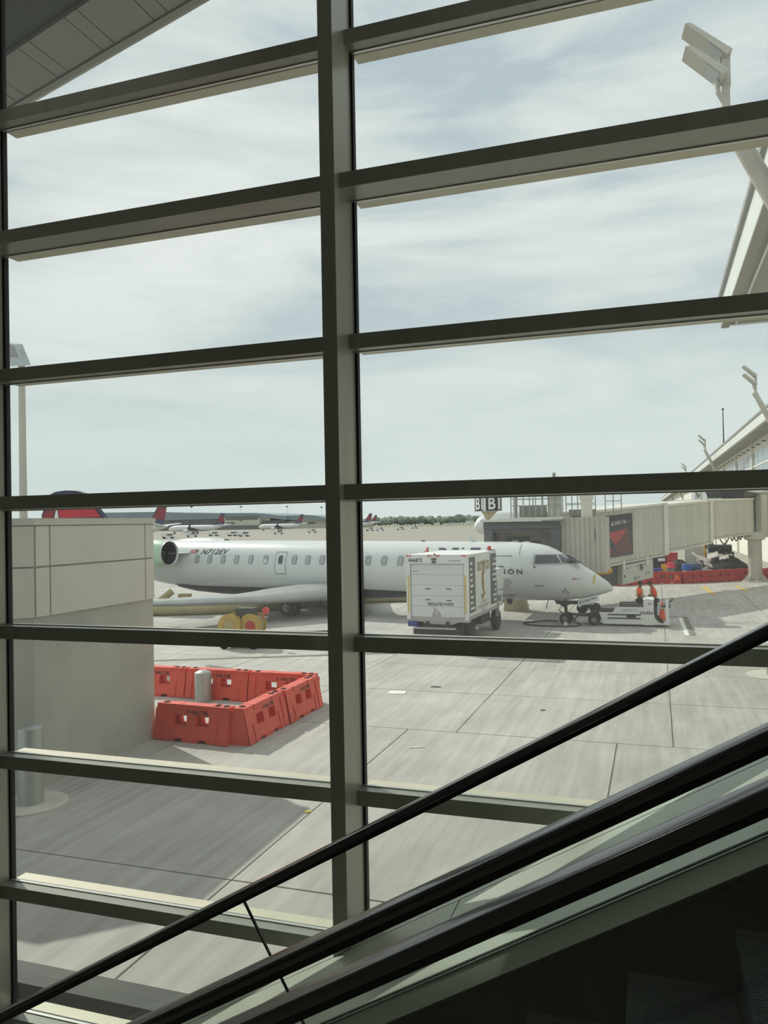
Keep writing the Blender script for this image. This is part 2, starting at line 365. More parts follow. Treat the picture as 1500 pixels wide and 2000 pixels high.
# ---- roof overhang outside the glass wall (eave runs slightly askew)
zs = EYE + 5.2
def eave(x, o=0): return 6.8451 + (-4.1600 - x) * .303 + o * 0.9455
rf = struct('roof')
b = MB(); b.add([(-16, eave(-16), zs), (6, eave(6), zs), (6, eave(6), zs + .35), (-16, eave(-16), zs + .35), (-16, 4.7, zs + .02), (6, 4.7, zs + .02), (6, 4.7, zs + .35), (-16, 4.7, zs + .35)],
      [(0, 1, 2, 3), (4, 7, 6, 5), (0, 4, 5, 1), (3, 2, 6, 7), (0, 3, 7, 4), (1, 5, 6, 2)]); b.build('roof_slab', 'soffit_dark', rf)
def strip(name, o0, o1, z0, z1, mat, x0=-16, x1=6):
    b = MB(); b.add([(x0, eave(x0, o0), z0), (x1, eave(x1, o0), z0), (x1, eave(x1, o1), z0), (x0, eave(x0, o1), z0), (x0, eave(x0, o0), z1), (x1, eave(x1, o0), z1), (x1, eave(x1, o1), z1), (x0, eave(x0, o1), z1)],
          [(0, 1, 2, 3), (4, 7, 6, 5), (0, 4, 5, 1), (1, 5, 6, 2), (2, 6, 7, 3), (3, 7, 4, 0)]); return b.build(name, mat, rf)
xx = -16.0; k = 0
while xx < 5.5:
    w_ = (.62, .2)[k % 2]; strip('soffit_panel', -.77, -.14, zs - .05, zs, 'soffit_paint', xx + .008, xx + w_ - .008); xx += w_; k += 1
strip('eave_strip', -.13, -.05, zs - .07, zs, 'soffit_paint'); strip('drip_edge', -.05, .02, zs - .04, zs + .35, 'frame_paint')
# ================================================================== ESCALATOR (steps seen through its glass), handrails at Y 2.18 and 3.5
TH = R(29.78); SL = math.tan(TH); ud = Vector((math.cos(TH), 0, math.sin(TH))); nd = Vector((-math.sin(TH), 0, math.cos(TH)))
def inc(x, y, z0): return Vector((x, y, EYE + z0 + SL * x))
def rail_geo(y, x0, x1, zc):
    prof = []
    for k in range(28):
        a = 2 * math.pi * k / 28; ca, sa = math.cos(a), math.sin(a)
        prof.append((.040 * math.copysign(abs(ca) ** .38, ca), .0185 * math.copysign(abs(sa) ** .42, sa)))
    b = MB(); b.loft([[inc(x, y, zc) + Vector((0, p, 0)) + nd * q for p, q in prof] for x in (x0, x1)]); return b
def incl_box(b, x0, x1, y0, y1, z0, z1, mi=0):    # a bar following the incline; z0, z1 are heights at X = 0
    return b.add([inc(x0, y0, z0), inc(x1, y0, z0), inc(x1, y1, z0), inc(x0, y1, z0), inc(x0, y0, z1), inc(x1, y0, z1), inc(x1, y1, z1), inc(x0, y1, z1)],
                 [(3, 2, 1, 0), (4, 5, 6, 7), (0, 1, 5, 4), (1, 2, 6, 5), (2, 3, 7, 6), (3, 0, 4, 7)], mi)
def handrail(y, root, x0=-6.2, x1=3.4, extra=0):
    h = rail_geo(y, x0, x1, -.684 - extra).build('handrail', 'rubber_black', root, smooth=60)
    b = MB(); incl_box(b, x0, x1, y - .024, y + .024, -.728 - extra, -.70 - extra); b.build('rail_channel', 'black_plastic', h)
def glass_panels(y, root, xs):
    for a, c in zip(xs, xs[1:]):                  # xs: where a joint meets the rail
        pts = []
        zt, zb = -.715, -1.50
        def along(x, z0):                          # walk from the rail down, square to the incline
            d = (zt - z0) * math.cos(TH); return inc(x, y, zt) - nd * d
        q = [along(a, zb), along(c, zb), along(c, zt), along(a, zt)]; e = ud * .004
        q = [q[0] + e, q[1] - e, q[2] - e, q[3] + e]
        b = MB(); b.prism([v + Vector((0, -.006, 0)) for v in q], (0, .012, 0)); gp = b.build('glass_panel', 'rail_glass', root)
        for (p0, p1, s) in ((q[0], q[3], -1), (q[1], q[2], 1)):
            b = MB(); w_ = ud * .0035 * s; b.prism([p0 + Vector((0, -.0065, 0)), p1 + Vector((0, -.0065, 0)), p1 + w_ + Vector((0, -.0065, 0)), p0 + w_ + Vector((0, -.0065, 0))], (0, .013, 0))
            b.build('edge_strip', 'glass_edge', gp)
esc = thing('escalator', 'escalator of dark ridged steps between glass balustrades next to the window wall', 'escalator')
handrail(3.5, esc); handrail(2.18, esc)
glass_panels(3.5, esc, [-6.1, -4.56, -1.964, .63, 3.2]); glass_panels(2.18, esc, [-5.4, -2.9, 1.1, 3.4])
for (y, s) in ((3.5, -1), (2.18, 1)):
    for o_ in (-.016, .007): b = MB(); incl_box(b, -6.2, 3.4, y + o_, y + o_ + .009, -1.52, -1.487); b.build('glass_clamp', 'gasket', esc)
    b = MB(); incl_box(b, -6.2, 3.4, y - .021, y - .0165, -1.52, -1.485); b.build('clamp_trim', 'metal_trim', esc)
    b = MB(); y0, y1 = y + s * .018, y + s * .085
    b.add([inc(-6.2, y0, -1.495), inc(3.4, y0, -1.495), inc(3.4, y1, -1.565), inc(-6.2, y1, -1.565), inc(-6.2, y0, -1.53), inc(3.4, y0, -1.53), inc(3.4, y1, -1.6), inc(-6.2, y1, -1.6)],
          [(0, 1, 2, 3), (7, 6, 5, 4), (0, 4, 5, 1), (1, 5, 6, 2), (2, 6, 7, 3), (3, 7, 4, 0)]); b.build('inner_deck', 'inner_deck', esc)
    b = MB(); incl_box(b, -6.2, 3.4, min(y1, y1 - s * .01), max(y1, y1 - s * .01), -2.1, -1.57); b.build('skirt', 'skirt_black', esc)
# steps
def step_mesh():
    b = MB(); ya, yb = 2.285, 3.395; n = 84; d = (yb - ya) / n; top = []; zt = 0
    prof = []
    for k in range(n):
        y = ya + k * d; prof += [(y, -.011), (y + d * .2, 0), (y + d * .6, 0), (y + d * .8, -.011)]
    prof += [(yb, -.011)]
    x0, x1 = 0, .405
    vs = [(x0, y, z) for y, z in prof] + [(x1, y, z) for y, z in prof]; m_ = len(prof)
    b.add(vs, [(i, i + 1, m_ + i + 1, m_ + i) for i in range(m_ - 1)])
    b.prism([(0, ya, -.012), (0, yb, -.012), (0, yb, -.05), (0, ya, -.05)], (.405, 0, 0))
    b.add([(x0, y, z) for y, z in prof] + [(x0 + .008, y, -.06) for y, z in prof], [(i, i + 1, m_ + i + 1, m_ + i) for i in range(m_ - 1)])
    b.add([(.012, ya, -.05), (.012, yb, -.05), (.03, yb, -.16), (.03, ya, -.16), (.0, yb, -.25), (.0, ya, -.25)], [(0, 1, 2, 3), (3, 2, 4, 5)])
    return b
b = step_mesh(); st0 = b.build('step', 'step_metal', esc)
yl = MB(); yl.bb(.004, .4, 3.34, 3.39, -.004, .003);
y0_ = yl.build('demarcation_line', 'yellow_line', st0)
st0.location = inc(-.163 * 3.38, 0, -1.755) - Vector((0, 0, 0))
for k in list(range(-9, 0)) + list(range(1, 9)):
    c = st0.copy(); COL.objects.link(c); c.parent = esc; c.location = st0.location + Vector((.404 * k, 0, .404 * SL * k))
    d = y0_.copy(); COL.objects.link(d); d.parent = c
# outer deck to the window wall: panels with joints, infill between the mullions
def deck_piece(x0, x1, y0, y1, parent, name='deck_panel', skew=.07):
    b = MB(); j = .004
    b.add([inc(x0 + j + skew * (y0 - 4.35) * -1 * 0, y0, -1.53), inc(x1 - j, y0, -1.53), inc(x1 - j, y1, -1.53), inc(x0 + j, y1, -1.53), inc(x0 + j, y0, -1.4875), inc(x1 - j, y0, -1.4875), inc(x1 - j, y1, -1.4875), inc(x0 + j, y1, -1.4875)],
          [(3, 2, 1, 0), (4, 5, 6, 7), (0, 1, 5, 4), (1, 2, 6, 5), (2, 3, 7, 6), (3, 0, 4, 7)]); return b.build(name, 'deck_metal', parent)
for a, c in ((-5.9, -3.5), (-3.5, -1.08), (-1.08, 1.34), (1.34, 3.4)): deck_piece(a, c, 3.86, 4.344, esc)
deck_piece(-5.9, 3.4, 3.525, 3.852, esc, 'deck_strip')
for i in range(1, 6):
    a, c = mull[i] + .003, mull[i + 1] - .095
    if c > -5.9: deck_piece(max(a, -5.9), min(c, 3.4), 4.354, 4.64, esc, 'deck_infill')
b = MB(); incl_box(b, -5.9, 3.4, 3.53, 3.56, -2.3, -1.53); incl_box(b, -5.9, 3.4, 2.19, 3.5, -2.5, -2.44); b.build('truss_cladding', 'skirt_black', esc)
# second escalator: only its far balustrade comes into view
esc2 = thing('escalator', 'escalator on the viewer side, only one handrail and its glass balustrade in view', 'escalator')
handrail(1.81, esc2); glass_panels(1.81, esc2, [-5.4, -3.0, 1.3, 3.4])
b = MB(); incl_box(b, -6.2, 3.4, 1.79, 1.83, -1.54, -1.487); b.build('glass_clamp', 'gasket', esc2)
b = MB(); incl_box(b, -6.2, 3.4, 1.835, 2.15, -1.53, -1.5); b.build('outer_deck', 'deck_metal', esc2)
b = MB(); incl_box(b, -6.2, 3.4, 1.70, 1.785, -1.6, -1.56); b.build('inner_deck', 'inner_deck', esc2)
# unseen lamps added under the ceiling to brighten the dark window frames
for k, (lx, ly, lab) in enumerate(((-5, 3.8, 'added unseen fill lamp over the lower end of the escalators'), (1, 3.8, 'added unseen fill lamp over the upper end of the escalators'))):
    t = thing('added_lamp', lab, 'lamp', (lx, ly, 10.0)); b = MB(); b.bb(-.65, .65, -.65, .65, -.12, -.002); b.build('housing', 'metal_trim', t)
    b = MB(); b.bb(-.6, .6, -.6, .6, -.135, -.12); b.build('diffuser', 'white_ink', t)
    ld = bpy.data.lights.new('fill_light', 'AREA'); ld.shape = 'SQUARE'; ld.size = 1.1; ld.energy = FILL_W; ld.color = (1, .97, .9); lo_ = bpy.data.objects.new('fill_light', ld); COL.objects.link(lo_); lo_.parent = t; lo_.location = (0, 0, -.15)
# ================================================================== REGIONAL JET at the gate
PN = Vector((-4.14, 37.35, 0)); PB = Vector((-.984, .179, 0)); PS = Vector((-.179, -.984, 0))
def P(s, o, z): return PB * s + PS * o + Vector((0, 0, z))
def interp(tab, x):
    if x <= tab[0][0]: return tab[0][1]
    for (a, p), (b_, q) in zip(tab, tab[1:]):
        if x <= b_: return p + (q - p) * (x - a) / (b_ - a)
    return tab[-1][1]
TOP = [(-2.3, 1.66), (-2.22, 1.80), (-2.01, 2.0), (-1.44, 2.38), (-.76, 2.79), (-.35, 3.03), (0, 3.23), (.35, 3.44), (.66, 3.57), (1.0, 3.66), (1.39, 3.72), (2.4, 3.775), (5, 3.80), (12, 3.87), (22, 3.94), (26, 3.96), (30, 3.96), (35, 3.9)]
BOT = [(-2.3, 1.64), (-2.22, 1.56), (-2.01, 1.47), (-1.66, 1.36), (-.96, 1.2), (-.24, 1.10), (1, 1.05), (2.5, 1.03), (8, 1.04), (14, 1.09), (22, 1.16), (25, 1.35), (29, 2.2), (35, 3.3)]
WID = [(-2.3, .02), (-2.22, .17), (-2.01, .36), (-1.44, .68), (-.76, .93), (0, 1.12), (.66, 1.23), (1.4, 1.31), (2.4, 1.345), (22, 1.345), (26, 1.2), (30, .8), (35, .2)]
def sec(s): t, b_ = interp(TOP, s), interp(BOT, s); return (t + b_) / 2, (t - b_) / 2, interp(WID, s)
def fus(s, z, off=.012):                      # point of the near skin at station s, height z
    zc, rz, w = sec(s); u = max(-.985, min(.985, (z - zc) / rz)); o = w * math.sqrt(1 - u * u)
    return P(s, o + off * math.sqrt(1 - u * u) + off * .2, z + off * u)
air = thing('airplane', 'white regional jet with a red tail mark parked at the gate beside the jet bridge', 'airplane', PN)
ss = [-2.3, -2.28, -2.22, -2.12, -2.01, -1.85, -1.66, -1.44, -1.2, -.96, -.76, -.5, -.24, 0, .35, .66, 1, 1.39, 1.9, 2.4, 3.5, 5, 8, 12, 16, 20, 22, 24, 26, 28, 30, 32.5, 35]
rings = []
for s in ss:
    zc, rz, w = sec(s); rings.append([P(s, w * math.cos(2 * math.pi * k / 48), zc + rz * math.sin(2 * math.pi * k / 48)) for k in range(48)])
b = MB(); b.loft(rings); fusel = b.build('fuselage', 'plane_white', air, smooth=60)
# dark belly shell
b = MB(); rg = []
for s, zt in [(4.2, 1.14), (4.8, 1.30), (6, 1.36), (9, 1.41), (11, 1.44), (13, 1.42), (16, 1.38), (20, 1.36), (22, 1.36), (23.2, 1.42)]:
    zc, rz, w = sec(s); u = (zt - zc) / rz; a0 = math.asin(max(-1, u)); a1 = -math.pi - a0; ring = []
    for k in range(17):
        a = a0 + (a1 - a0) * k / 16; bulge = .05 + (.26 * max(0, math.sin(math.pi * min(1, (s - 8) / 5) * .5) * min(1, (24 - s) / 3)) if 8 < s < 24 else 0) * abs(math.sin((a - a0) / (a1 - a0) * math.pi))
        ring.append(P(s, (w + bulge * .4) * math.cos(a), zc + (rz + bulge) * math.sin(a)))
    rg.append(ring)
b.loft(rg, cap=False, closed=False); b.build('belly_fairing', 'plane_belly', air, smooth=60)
# wing fairing, paler bulge over the root
b = MB(); rg = []
for s, zt in [(12.4, 1.5), (14, 1.72), (16, 1.86), (18, 1.80), (20, 1.6), (21.8, 1.34)]:
    zc, rz, w = sec(s); a0 = math.asin((zt - zc) / rz); a1 = math.asin(max(-1, (1.26 - zc) / rz)); ring = []
    for k in range(7):
        a = a0 + (a1 - a0) * k / 6; ring.append(P(s, (w + .012 + .09 * (k / 6)) * math.cos(a), zc + (rz + .012) * math.sin(a)))
    rg.append(ring)
b.loft(rg, cap=False, closed=False); b.build('wing_fairing', 'plane_white_side', air, smooth=60)
def skin_patch(name, poly, mat, parent, off=.012, n=4):
    b = MB()                                  # poly: four (s, z) corners, conformed to the skin
    for i in range(n):
        for j in range(n):
            q = []
            for (u, v) in ((i, j), (i + 1, j), (i + 1, j + 1), (i, j + 1)):
                u /= n; v /= n; a0, a1, a2, a3 = poly
                s = (a0[0] * (1 - u) + a1[0] * u) * (1 - v) + (a3[0] * (1 - u) + a2[0] * u) * v
                z = (a0[1] * (1 - u) + a1[1] * u) * (1 - v) + (a3[1] * (1 - u) + a2[1] * u) * v
                q.append(fus(s, z, off))
            b.add(q, [(0, 1, 2, 3)])
    return b.build(name, mat, parent)
def oval_patch(name, s, z, rs, rz_, mat, parent, off, p=.5, n=20):
    pts = []
    for k in range(n):
        a = 2 * math.pi * k / n; ca, sa = math.cos(a), math.sin(a)
        pts.append(fus(s + rs * math.copysign(abs(ca) ** p, ca), z + rz_ * math.copysign(abs(sa) ** p, sa), off))
    b = MB(); b.add(pts, [tuple(range(n))]); return b.build(name, mat, parent)
win_s = [20.93, 19.98, 19.0, 18.04, 17.04, 16.02, 15.02, 14.12, 13.25, 12.36, 11.45, 10.5, 9.58, 8.66, 7.74, 6.82, 5.9, 4.98, 4.06]
for k, s in enumerate(win_s):
    wf = oval_patch('cabin_window', s, 2.90, .165, .24, 'pane_frame', air, .012)
    oval_patch('pane', s, 2.90, .125, .195, 'cockpit_glass' if s in (15.02,) else 'pane_grey', wf, .018)
    if s == 16.02: oval_patch('shade', s, 2.82, .12, .10, 'plane_white', wf, .022)
def outline(name, s0, s1, z0, z1, mat='plane_line', w=.035):
    d = skin_patch(name, [(s0, z0), (s1, z0), (s1, z1), (s0, z1)], 'plane_white_side', air, .008)
    for (a, c, e, f) in ((s0, s1, z0, z0 + w), (s0, s1, z1 - w, z1), (s0, s0 + w, z0, z1), (s1 - w, s1, z0, z1)):
        skin_patch('door_seam', [(a, e), (c, e), (c, f), (a, f)], mat, d, .016, 3)
    return d
outline('emergency_exit', 15.36, 14.70, 2.14, 3.32)
fd = outline('service_door', 2.9, 2.04, 1.3, 3.17)
oval_patch('door_handle', 2.48, 2.66, .14, .055, 'plane_line', fd, .02)
skin_patch('nose_seam', [(1.66, 3.2), (1.69, 3.2), (1.78, 3.68), (1.75, 3.68)], 'plane_line', air, .012)
# flight deck windows
fr = skin_patch('cockpit_window', [(1.02, 2.75), (-1.02, 2.77), (-.30, 3.21), (1.02, 3.22)], 'plane_grey', air, .016, 8)
skin_patch('pane', [(.92, 2.80), (-.18, 2.82), (.12, 3.17), (.92, 3.18)], 'cockpit_glass', fr, .024, 6)
skin_patch('pane', [(-.26, 2.82), (-.93, 2.815), (-.36, 3.13), (.03, 3.17)], 'cockpit_glass', fr, .024, 6)
fw = MB()
fw.add([P(-.95, .66, 2.83), P(-1.0, .30, 2.84), P(-.52, .22, 3.02), P(-.42, .52, 3.02)], [(0, 1, 2, 3)]); fw.build('windscreen', 'cockpit_glass', air)
# writing on the skin
def skin_text(name, body, s0, s1, z0, z1, mat, shear=0, space=1.0, off=.015):
    uv, fs = text_geo(body, shear, space); b = MB(); b.add([fus(s0 + (s1 - s0) * u, z0 + (z1 - z0) * v, off) for u, v in uv], fs); return b.build(name, mat, air)
skin_text('lettering', 'N712EV', 20.75, 18.75, 3.17, 3.46, 'ink_dark', .28, 1.05)
skin_text('lettering', 'DELTA', 5.90, 3.05, 3.0, 3.52, 'delta_navy_ink', .1, 1.25)
skin_text('lettering', 'CONNECTION', 4.9, 1.46, 2.33, 2.56, 'ink_dark', 0, 1.45)
skin_text('lettering', '712', -.24, -.52, 1.47, 1.60, 'ink_dark', 0, 1.2)
skin_text('lettering', 'SkyWest', .95, .52, 1.77, 1.86, 'ink_dark', .2, 1.0)
skin_patch('flag_stripes', [(21.62, 3.22), (21.05, 3.22), (20.98, 3.43), (21.55, 3.43)], 'flag_red', air, .013)
skin_patch('flag_canton', [(21.22, 3.33), (21.01, 3.33), (20.98, 3.43), (21.19, 3.43)], 'delta_navy_ink', air, .018)
def tri(name, pts, mat): b = MB(); b.add([fus(s, z, .015) for s, z in pts], [(0, 1, 2)]); return b.build(name, mat, air)
tri('emblem', [(6.92, 3.13), (6.42, 3.28), (6.45, 3.55)], 'delta_red'); tri('emblem', [(6.45, 3.55), (6.40, 3.28), (5.98, 3.13)], 'delta_red_dark'); tri('emblem', [(6.85, 3.1), (6.42, 3.23), (6.03, 3.1)], 'delta_red')
oval_patch('static_port', -.39, 1.66, .04, .04, 'gear_dark', air, .012, 1); oval_patch('skin_light', .92, 2.66, .05, .045, 'gear_dark', air, .012, 1)
skin_patch('pitot_plate', [(-.72, 2.10), (-.88, 2.10), (-.88, 2.17), (-.72, 2.17)], 'flag_red', air); b = MB(); b.tube([fus(-.86, 2.13, .03), fus(-1.12, 2.13, .07)], .012, 6); b.build('pitot_probe', 'hub_grey', air)
skin_patch('nose_tape', [(-1.55, 1.9), (-1.62, 1.9), (-1.60, 2.27), (-1.53, 2.27)], 'marking_yellow', air)
b = MB(); b.prism([P(4.5, 0, 3.78), P(4.2, 0, 3.78), P(4.62, 0, 4.16), P(4.78, 0, 4.16)], PS * .03); b.build('antenna', 'plane_white', air)
b = MB(); b.lathe([(.12, 0), (.10, .06), (.0, .08)], P(7.1, 0, 3.80)); b.build('antenna', 'gear_dark', air)
b = MB(); b.lathe([(.2, 0), (.18, .04), (0, .07)], P(1.75, -.2, 3.72)); b.build('antenna', 'plane_white', air)
# wings
def wing(sg):
    st = [(1.0, 10.4, 16.4, 1.26, .94), (2.2, 11.3, 16.2, 1.22, .80), (5.0, 12.9, 16.4, 1.17, .52), (9.0, 15.1, 17.6, 1.30, .36), (11.6, 16.6, 18.4, 1.42, .22)]
    rg = []
    for o, le, te, z, th in st:
        c = te - le; ring = []
        for u, h in ((0, 0), (.015, .24), (.06, .42), (.2, .54), (.45, .5), (.75, .26), (1, .03), (1, -.03), (.75, -.2), (.45, -.38), (.2, -.46), (.06, -.4), (.015, -.24)):
            ring.append(P(le + u * c, sg * o, z + h * th))
        rg.append(ring)
    b = MB(); b.loft(rg); w = b.build('wing', 'wing_metal', air, smooth=40)
    b = MB(); b.loft([[P(16.6, sg * 11.55, 1.62), P(17.6, sg * 11.6, 1.66), P(17.5, sg * 11.66, 1.6)], [P(17.6, sg * 11.9, 2.7), P(18.2, sg * 11.92, 2.7), P(18.2, sg * 11.95, 2.68)]]); b.build('winglet', 'plane_white', w)
    for o in (4.2, 7.2):
        le = 12.9 + (o - 5) * .55; b = MB(); b.loft([[P(le + 2.0 + dx, sg * o + dy, 1.14 + dz) for dx, dy, dz in ((0, -.1, 0), (0, .1, 0), (0, .1, .1), (0, -.1, .1))], [P(le + 3.4 + dx, sg * o + dy, 1.0 + dz) for dx, dy, dz in ((0, -.1, 0), (0, .1, 0), (0, .1, .2), (0, -.1, .2))], [P(le + 4.4, sg * o + dy, 1.2 + dz) for dy, dz in ((-.02, 0), (.02, 0), (.02, .04), (-.02, .04))]]); b.build('flap_fairing', 'wing_metal', w)
wing(1); wing(-1)
# engines on the rear fuselage
def engine(sg):
    c = P(21.92, sg * 2.45, 3.28); ax = PB
    def ringp(r, d, n=32, zr_=1): return [c + ax * d + PS * (r * math.cos(2 * math.pi * k / n)) + Vector((0, 0, r * zr_ * math.sin(2 * math.pi * k / n))) for k in range(n)]
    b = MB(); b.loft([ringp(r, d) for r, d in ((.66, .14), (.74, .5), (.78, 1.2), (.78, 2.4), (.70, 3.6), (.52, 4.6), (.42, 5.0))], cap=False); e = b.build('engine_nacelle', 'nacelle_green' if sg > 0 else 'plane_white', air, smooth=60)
    b = MB(); b.loft([ringp(r, d) for r, d in ((.66, .14), (.70, .03), (.69, -.02), (.655, 0), (.63, .12))], cap=False); b.build('intake_lip', 'intake_lip', e, smooth=60)
    b = MB(); b.loft([ringp(r, d) for r, d in ((.63, .12), (.62, .5), (.60, .8))], cap=False); b.add(ringp(.60, .8), [tuple(range(32))]); b.build('intake_duct', 'intake_dark', e, smooth=60)
    b = MB(); b.loft([ringp(r, d, 16) for r, d in ((.0, .3), (.10, .42), (.2, .8))]); b.build('fan_spinner', 'hub_grey', e, smooth=60)
    b = MB()
    for k in range(22):
        a = 2 * math.pi * k / 22; u = PS * math.cos(a) + Vector((0, 0, math.sin(a))); v = PS * -math.sin(a) + Vector((0, 0, math.cos(a)))
        b.prism([c + ax * .74 + u * .18 + v * .02, c + ax * .74 + u * .58 + v * .05, c + ax * .66 + u * .58 - v * .03, c + ax * .66 + u * .18 - v * .03], ax * .012)
    b.build('fan_blade', 'intake_dark', e, kind='stuff')
    b = MB(); b.loft([[P(21.35, sg * 1.0, 3.26), P(21.35, sg * 1.0, 3.22), P(25, sg * 1.0, 3.12), P(25, sg * 1.0, 3.36)], [P(22.1, sg * 1.85, 3.27), P(22.1, sg * 1.85, 3.24), P(25, sg * 1.85, 3.12), P(25, sg * 1.85, 3.36)]]); b.build('engine_pylon', 'plane_white', air)
engine(1); engine(-1)
# tail fin, navy with red mark
def fin_poly(pts, th): b = MB(); b.prism([P(s, th / 2, z) for s, z in pts], PS * -th); return b
pts = [(27.0, 3.7), (35.9, 3.7), (35.75, 5.6), (35.35, 6.75), (35.0, 7.05), (34.4, 7.25), (33.4, 7.32), (32.4, 7.26), (31.7, 7.08), (31.25, 6.8), (29.87, 5.54)]
fin = fin_poly(pts, .34).build('tail_fin', 'navy', air)
for poly, mt in (([(35.75, 5.5), (35.2, 6.12), (34.35, 6.12), (34.6, 5.5)], 'delta_red_dark'), ([(34.15, 6.12), (33.9, 5.5), (30.0, 5.5), (30.75, 6.12)], 'delta_red'), ([(34.28, 6.12), (34.48, 5.5), (34.05, 5.5), (34.2, 6.12)], 'white_ink')):
    b = MB(); b.prism([P(s, .175, z) for s, z in poly], PS * .012); b.build('emblem', mt, fin)
# nose gear
def wheel(c, r, w, parent, ax=PS, name='wheel'):
    c = Vector(c); u = PB; b = MB(); rg = []
    for rr, d in ((r * .55, -w / 2), (r * .86, -w / 2), (r * .97, -w * .36), (r, -w * .12), (r, w * .12), (r * .97, w * .36), (r * .86, w / 2), (r * .55, w / 2)):
        rg.append([c + ax * d + u * (rr * math.cos(2 * math.pi * k / 24)) + Vector((0, 0, rr * math.sin(2 * math.pi * k / 24))) for k in range(24)])
    b.loft(rg); t = b.build(name, 'tyre', parent, smooth=40)
    b = MB(); b.loft([[c + ax * d + u * (rr * math.cos(2 * math.pi * k / 16)) + Vector((0, 0, rr * math.sin(2 * math.pi * k / 16))) for k in range(16)] for rr, d in ((r * .5, w / 2), (r * .46, w / 2 + .02), (r * .2, w / 2 + .03), (r * .16, w / 2 + .07))]); b.build('hub', 'hub_grey', t)
    return t
ng = MB(); ng.tube([P(-.1, 0, 1.25), P(-.15, 0, .28)], .075, 10); ng.tube([P(-.15, -.25, .26), P(-.15, .25, .26)], .05, 8); ng.tube([P(.55, 0, 1.2), P(-.1, 0, .75)], .04, 8); ng.tube([P(.0, .0, .9), P(.2, 0, .62), P(-.1, 0, .4)], .03, 6); ng.box(P(-.15, 0, .95), (.26, .3, .16)); ng.build('nose_gear_leg', 'gear_dark', air)
wheel(P(-.15, .22, .26), .26, .16, air); wheel(P(-.15, -.22, .26), .26, .16, air)
b = MB(); b.prism([P(-.98, .42, 1.2), P(-1.72, .36, 1.42), P(-1.79, .48, 1.15), P(-1.0, .56, .93)], PS * .025); gd = b.build('gear_door', 'plane_white_side', air)
text_on('lettering', 'CRJ700', P(-1.04, .53, 1.0), P(-1.66, .455, 1.205) - P(-1.04, .53, 1.0), P(-1.0, .47, 1.1) - P(-1.0, .535, .985), 'ink_dark', gd, .1, 1.1, off=.03)
b = MB(); b.prism([P(-.82, .4, 1.18), P(-1.0, .4, 1.22), P(-.98, .52, .86), P(-.86, .52, .85)], PS * .03); b.build('gear_door', 'plane_white_side', air)
b = MB(); b.prism([P(.3, .3, 1.1), P(-.8, .3, 1.12), P(-.78, .34, .95), P(.2, .34, .93)], PS * .02); b.build('gear_bay', 'gear_dark', air)
# main gear
for sg in (1, -1):
    b = MB(); b.tube([P(14.0, sg * 1.7, 1.2), P(14.0, sg * 1.95, .45)], .1, 10); b.tube([P(14.9, sg * 1.6, 1.2), P(14.0, sg * 1.9, .55)], .05, 8); b.tube([P(14.0, sg * 1.6, .45), P(14.0, sg * 2.3, .45)], .07, 8); b.build('main_gear_leg', 'gear_dark', air)
    wheel(P(14, sg * 2.15, .45), .45, .26, air); wheel(P(14, sg * 1.6, .45), .45, .26, air)
    b = MB(); b.prism([P(13.5, sg * 1.55, 1.15), P(14.6, sg * 1.55, 1.15), P(14.5, sg * 1.5, .62), P(13.7, sg * 1.5, .62)], PS * .03); b.build('gear_door', 'plane_belly', air)
b = MB(); b.prism([P(2.6, .3, 1.08), P(2.3, .3, 1.08), P(2.35, .34, .86), P(2.55, .34, .86)], PS * .06); b.tube([P(.6, .3, 1.1), P(.7, .32, .7)], .02, 6); b.build('drain_mast', 'gear_dark', air)

# ================================================================== small aircraft beyond (one prototype, copied)
def far_jet_proto():
    root = thing('airliner', 'x', 'airplane', (0, 0, 0), 0, 'airliners parked at the far terminal')
    st = [(-.2, .05, 2.9), (.4, .7, 2.95), (1.6, 1.35, 3.1), (3.5, 1.8, 3.3), (6, 1.95, 3.4), (26, 1.95, 3.4), (31, 1.6, 3.75), (36, .8, 4.5), (39, .2, 4.9)]
    b = MB(); b.loft([[(x, r * math.cos(2 * math.pi * k / 16), z + r * math.sin(2 * math.pi * k / 16)) for k in range(16)] for x, r, z in st]); b.build('fuselage', 'far_white', root, smooth=60)
    b = MB(); b.prism([(29, -.25, 5.2), (37.2, -.25, 5.4), (38.8, -.25, 12.3), (36.6, -.25, 12.5), (32.8, -.25, 6.6)], (0, .5, 0)); f = b.build('tail_fin', 'far_navy', root)
    b = MB(); b.prism([(33.6, -.29, 7.2), (37.7, -.29, 7.0), (38.4, -.29, 10.4), (35.9, -.29, 10.7)], (0, .58, 0)); b.build('emblem', 'far_red', f)
    for sg in (1, -1):
        b = MB(); b.prism([(34.5, 0, 4.9), (38, 0, 4.9), (39.6, sg * 7, 5.6), (38.2, sg * 7, 5.6)], (0, 0, .2)); b.build('stabiliser', 'far_white', root)
        b = MB(); b.prism([(14, sg * 1.5, 2.4), (21.5, sg * 1.5, 2.4), (24.2, sg * 16.5, 3.9), (22.6, sg * 16.5, 3.9)], (0, 0, .35)); w = b.build('wing', 'vehicle_grey', root)
        b = MB(); b.prism([(22.6, sg * 16.5, 3.9), (24.4, sg * 16.5, 3.9), (25.2, sg * 16.9, 6.4), (24.4, sg * 16.9, 6.4)], (0, .1, 0)); b.build('winglet', 'far_navy', w)
        b = MB(); b.lathe([(.7, 0), (.95, .4), (.95, 2.2), (.5, 4)], (13.2, sg * 4.8, 1.7), 'X', 12); b.build('engine', 'far_white', root, smooth=50)
    b = MB()
    for (x, y) in ((4, 0), (18.5, 2.8), (18.5, -2.8)): b.tube([(x, y, .5), (x, y, 2)], .2, 6); b.lathe([(.55, -.35), (.6, 0), (.55, .35)], (x, y, .55), 'Y', 10)
    b.build('landing_gear', 'tyre', root)
    return root
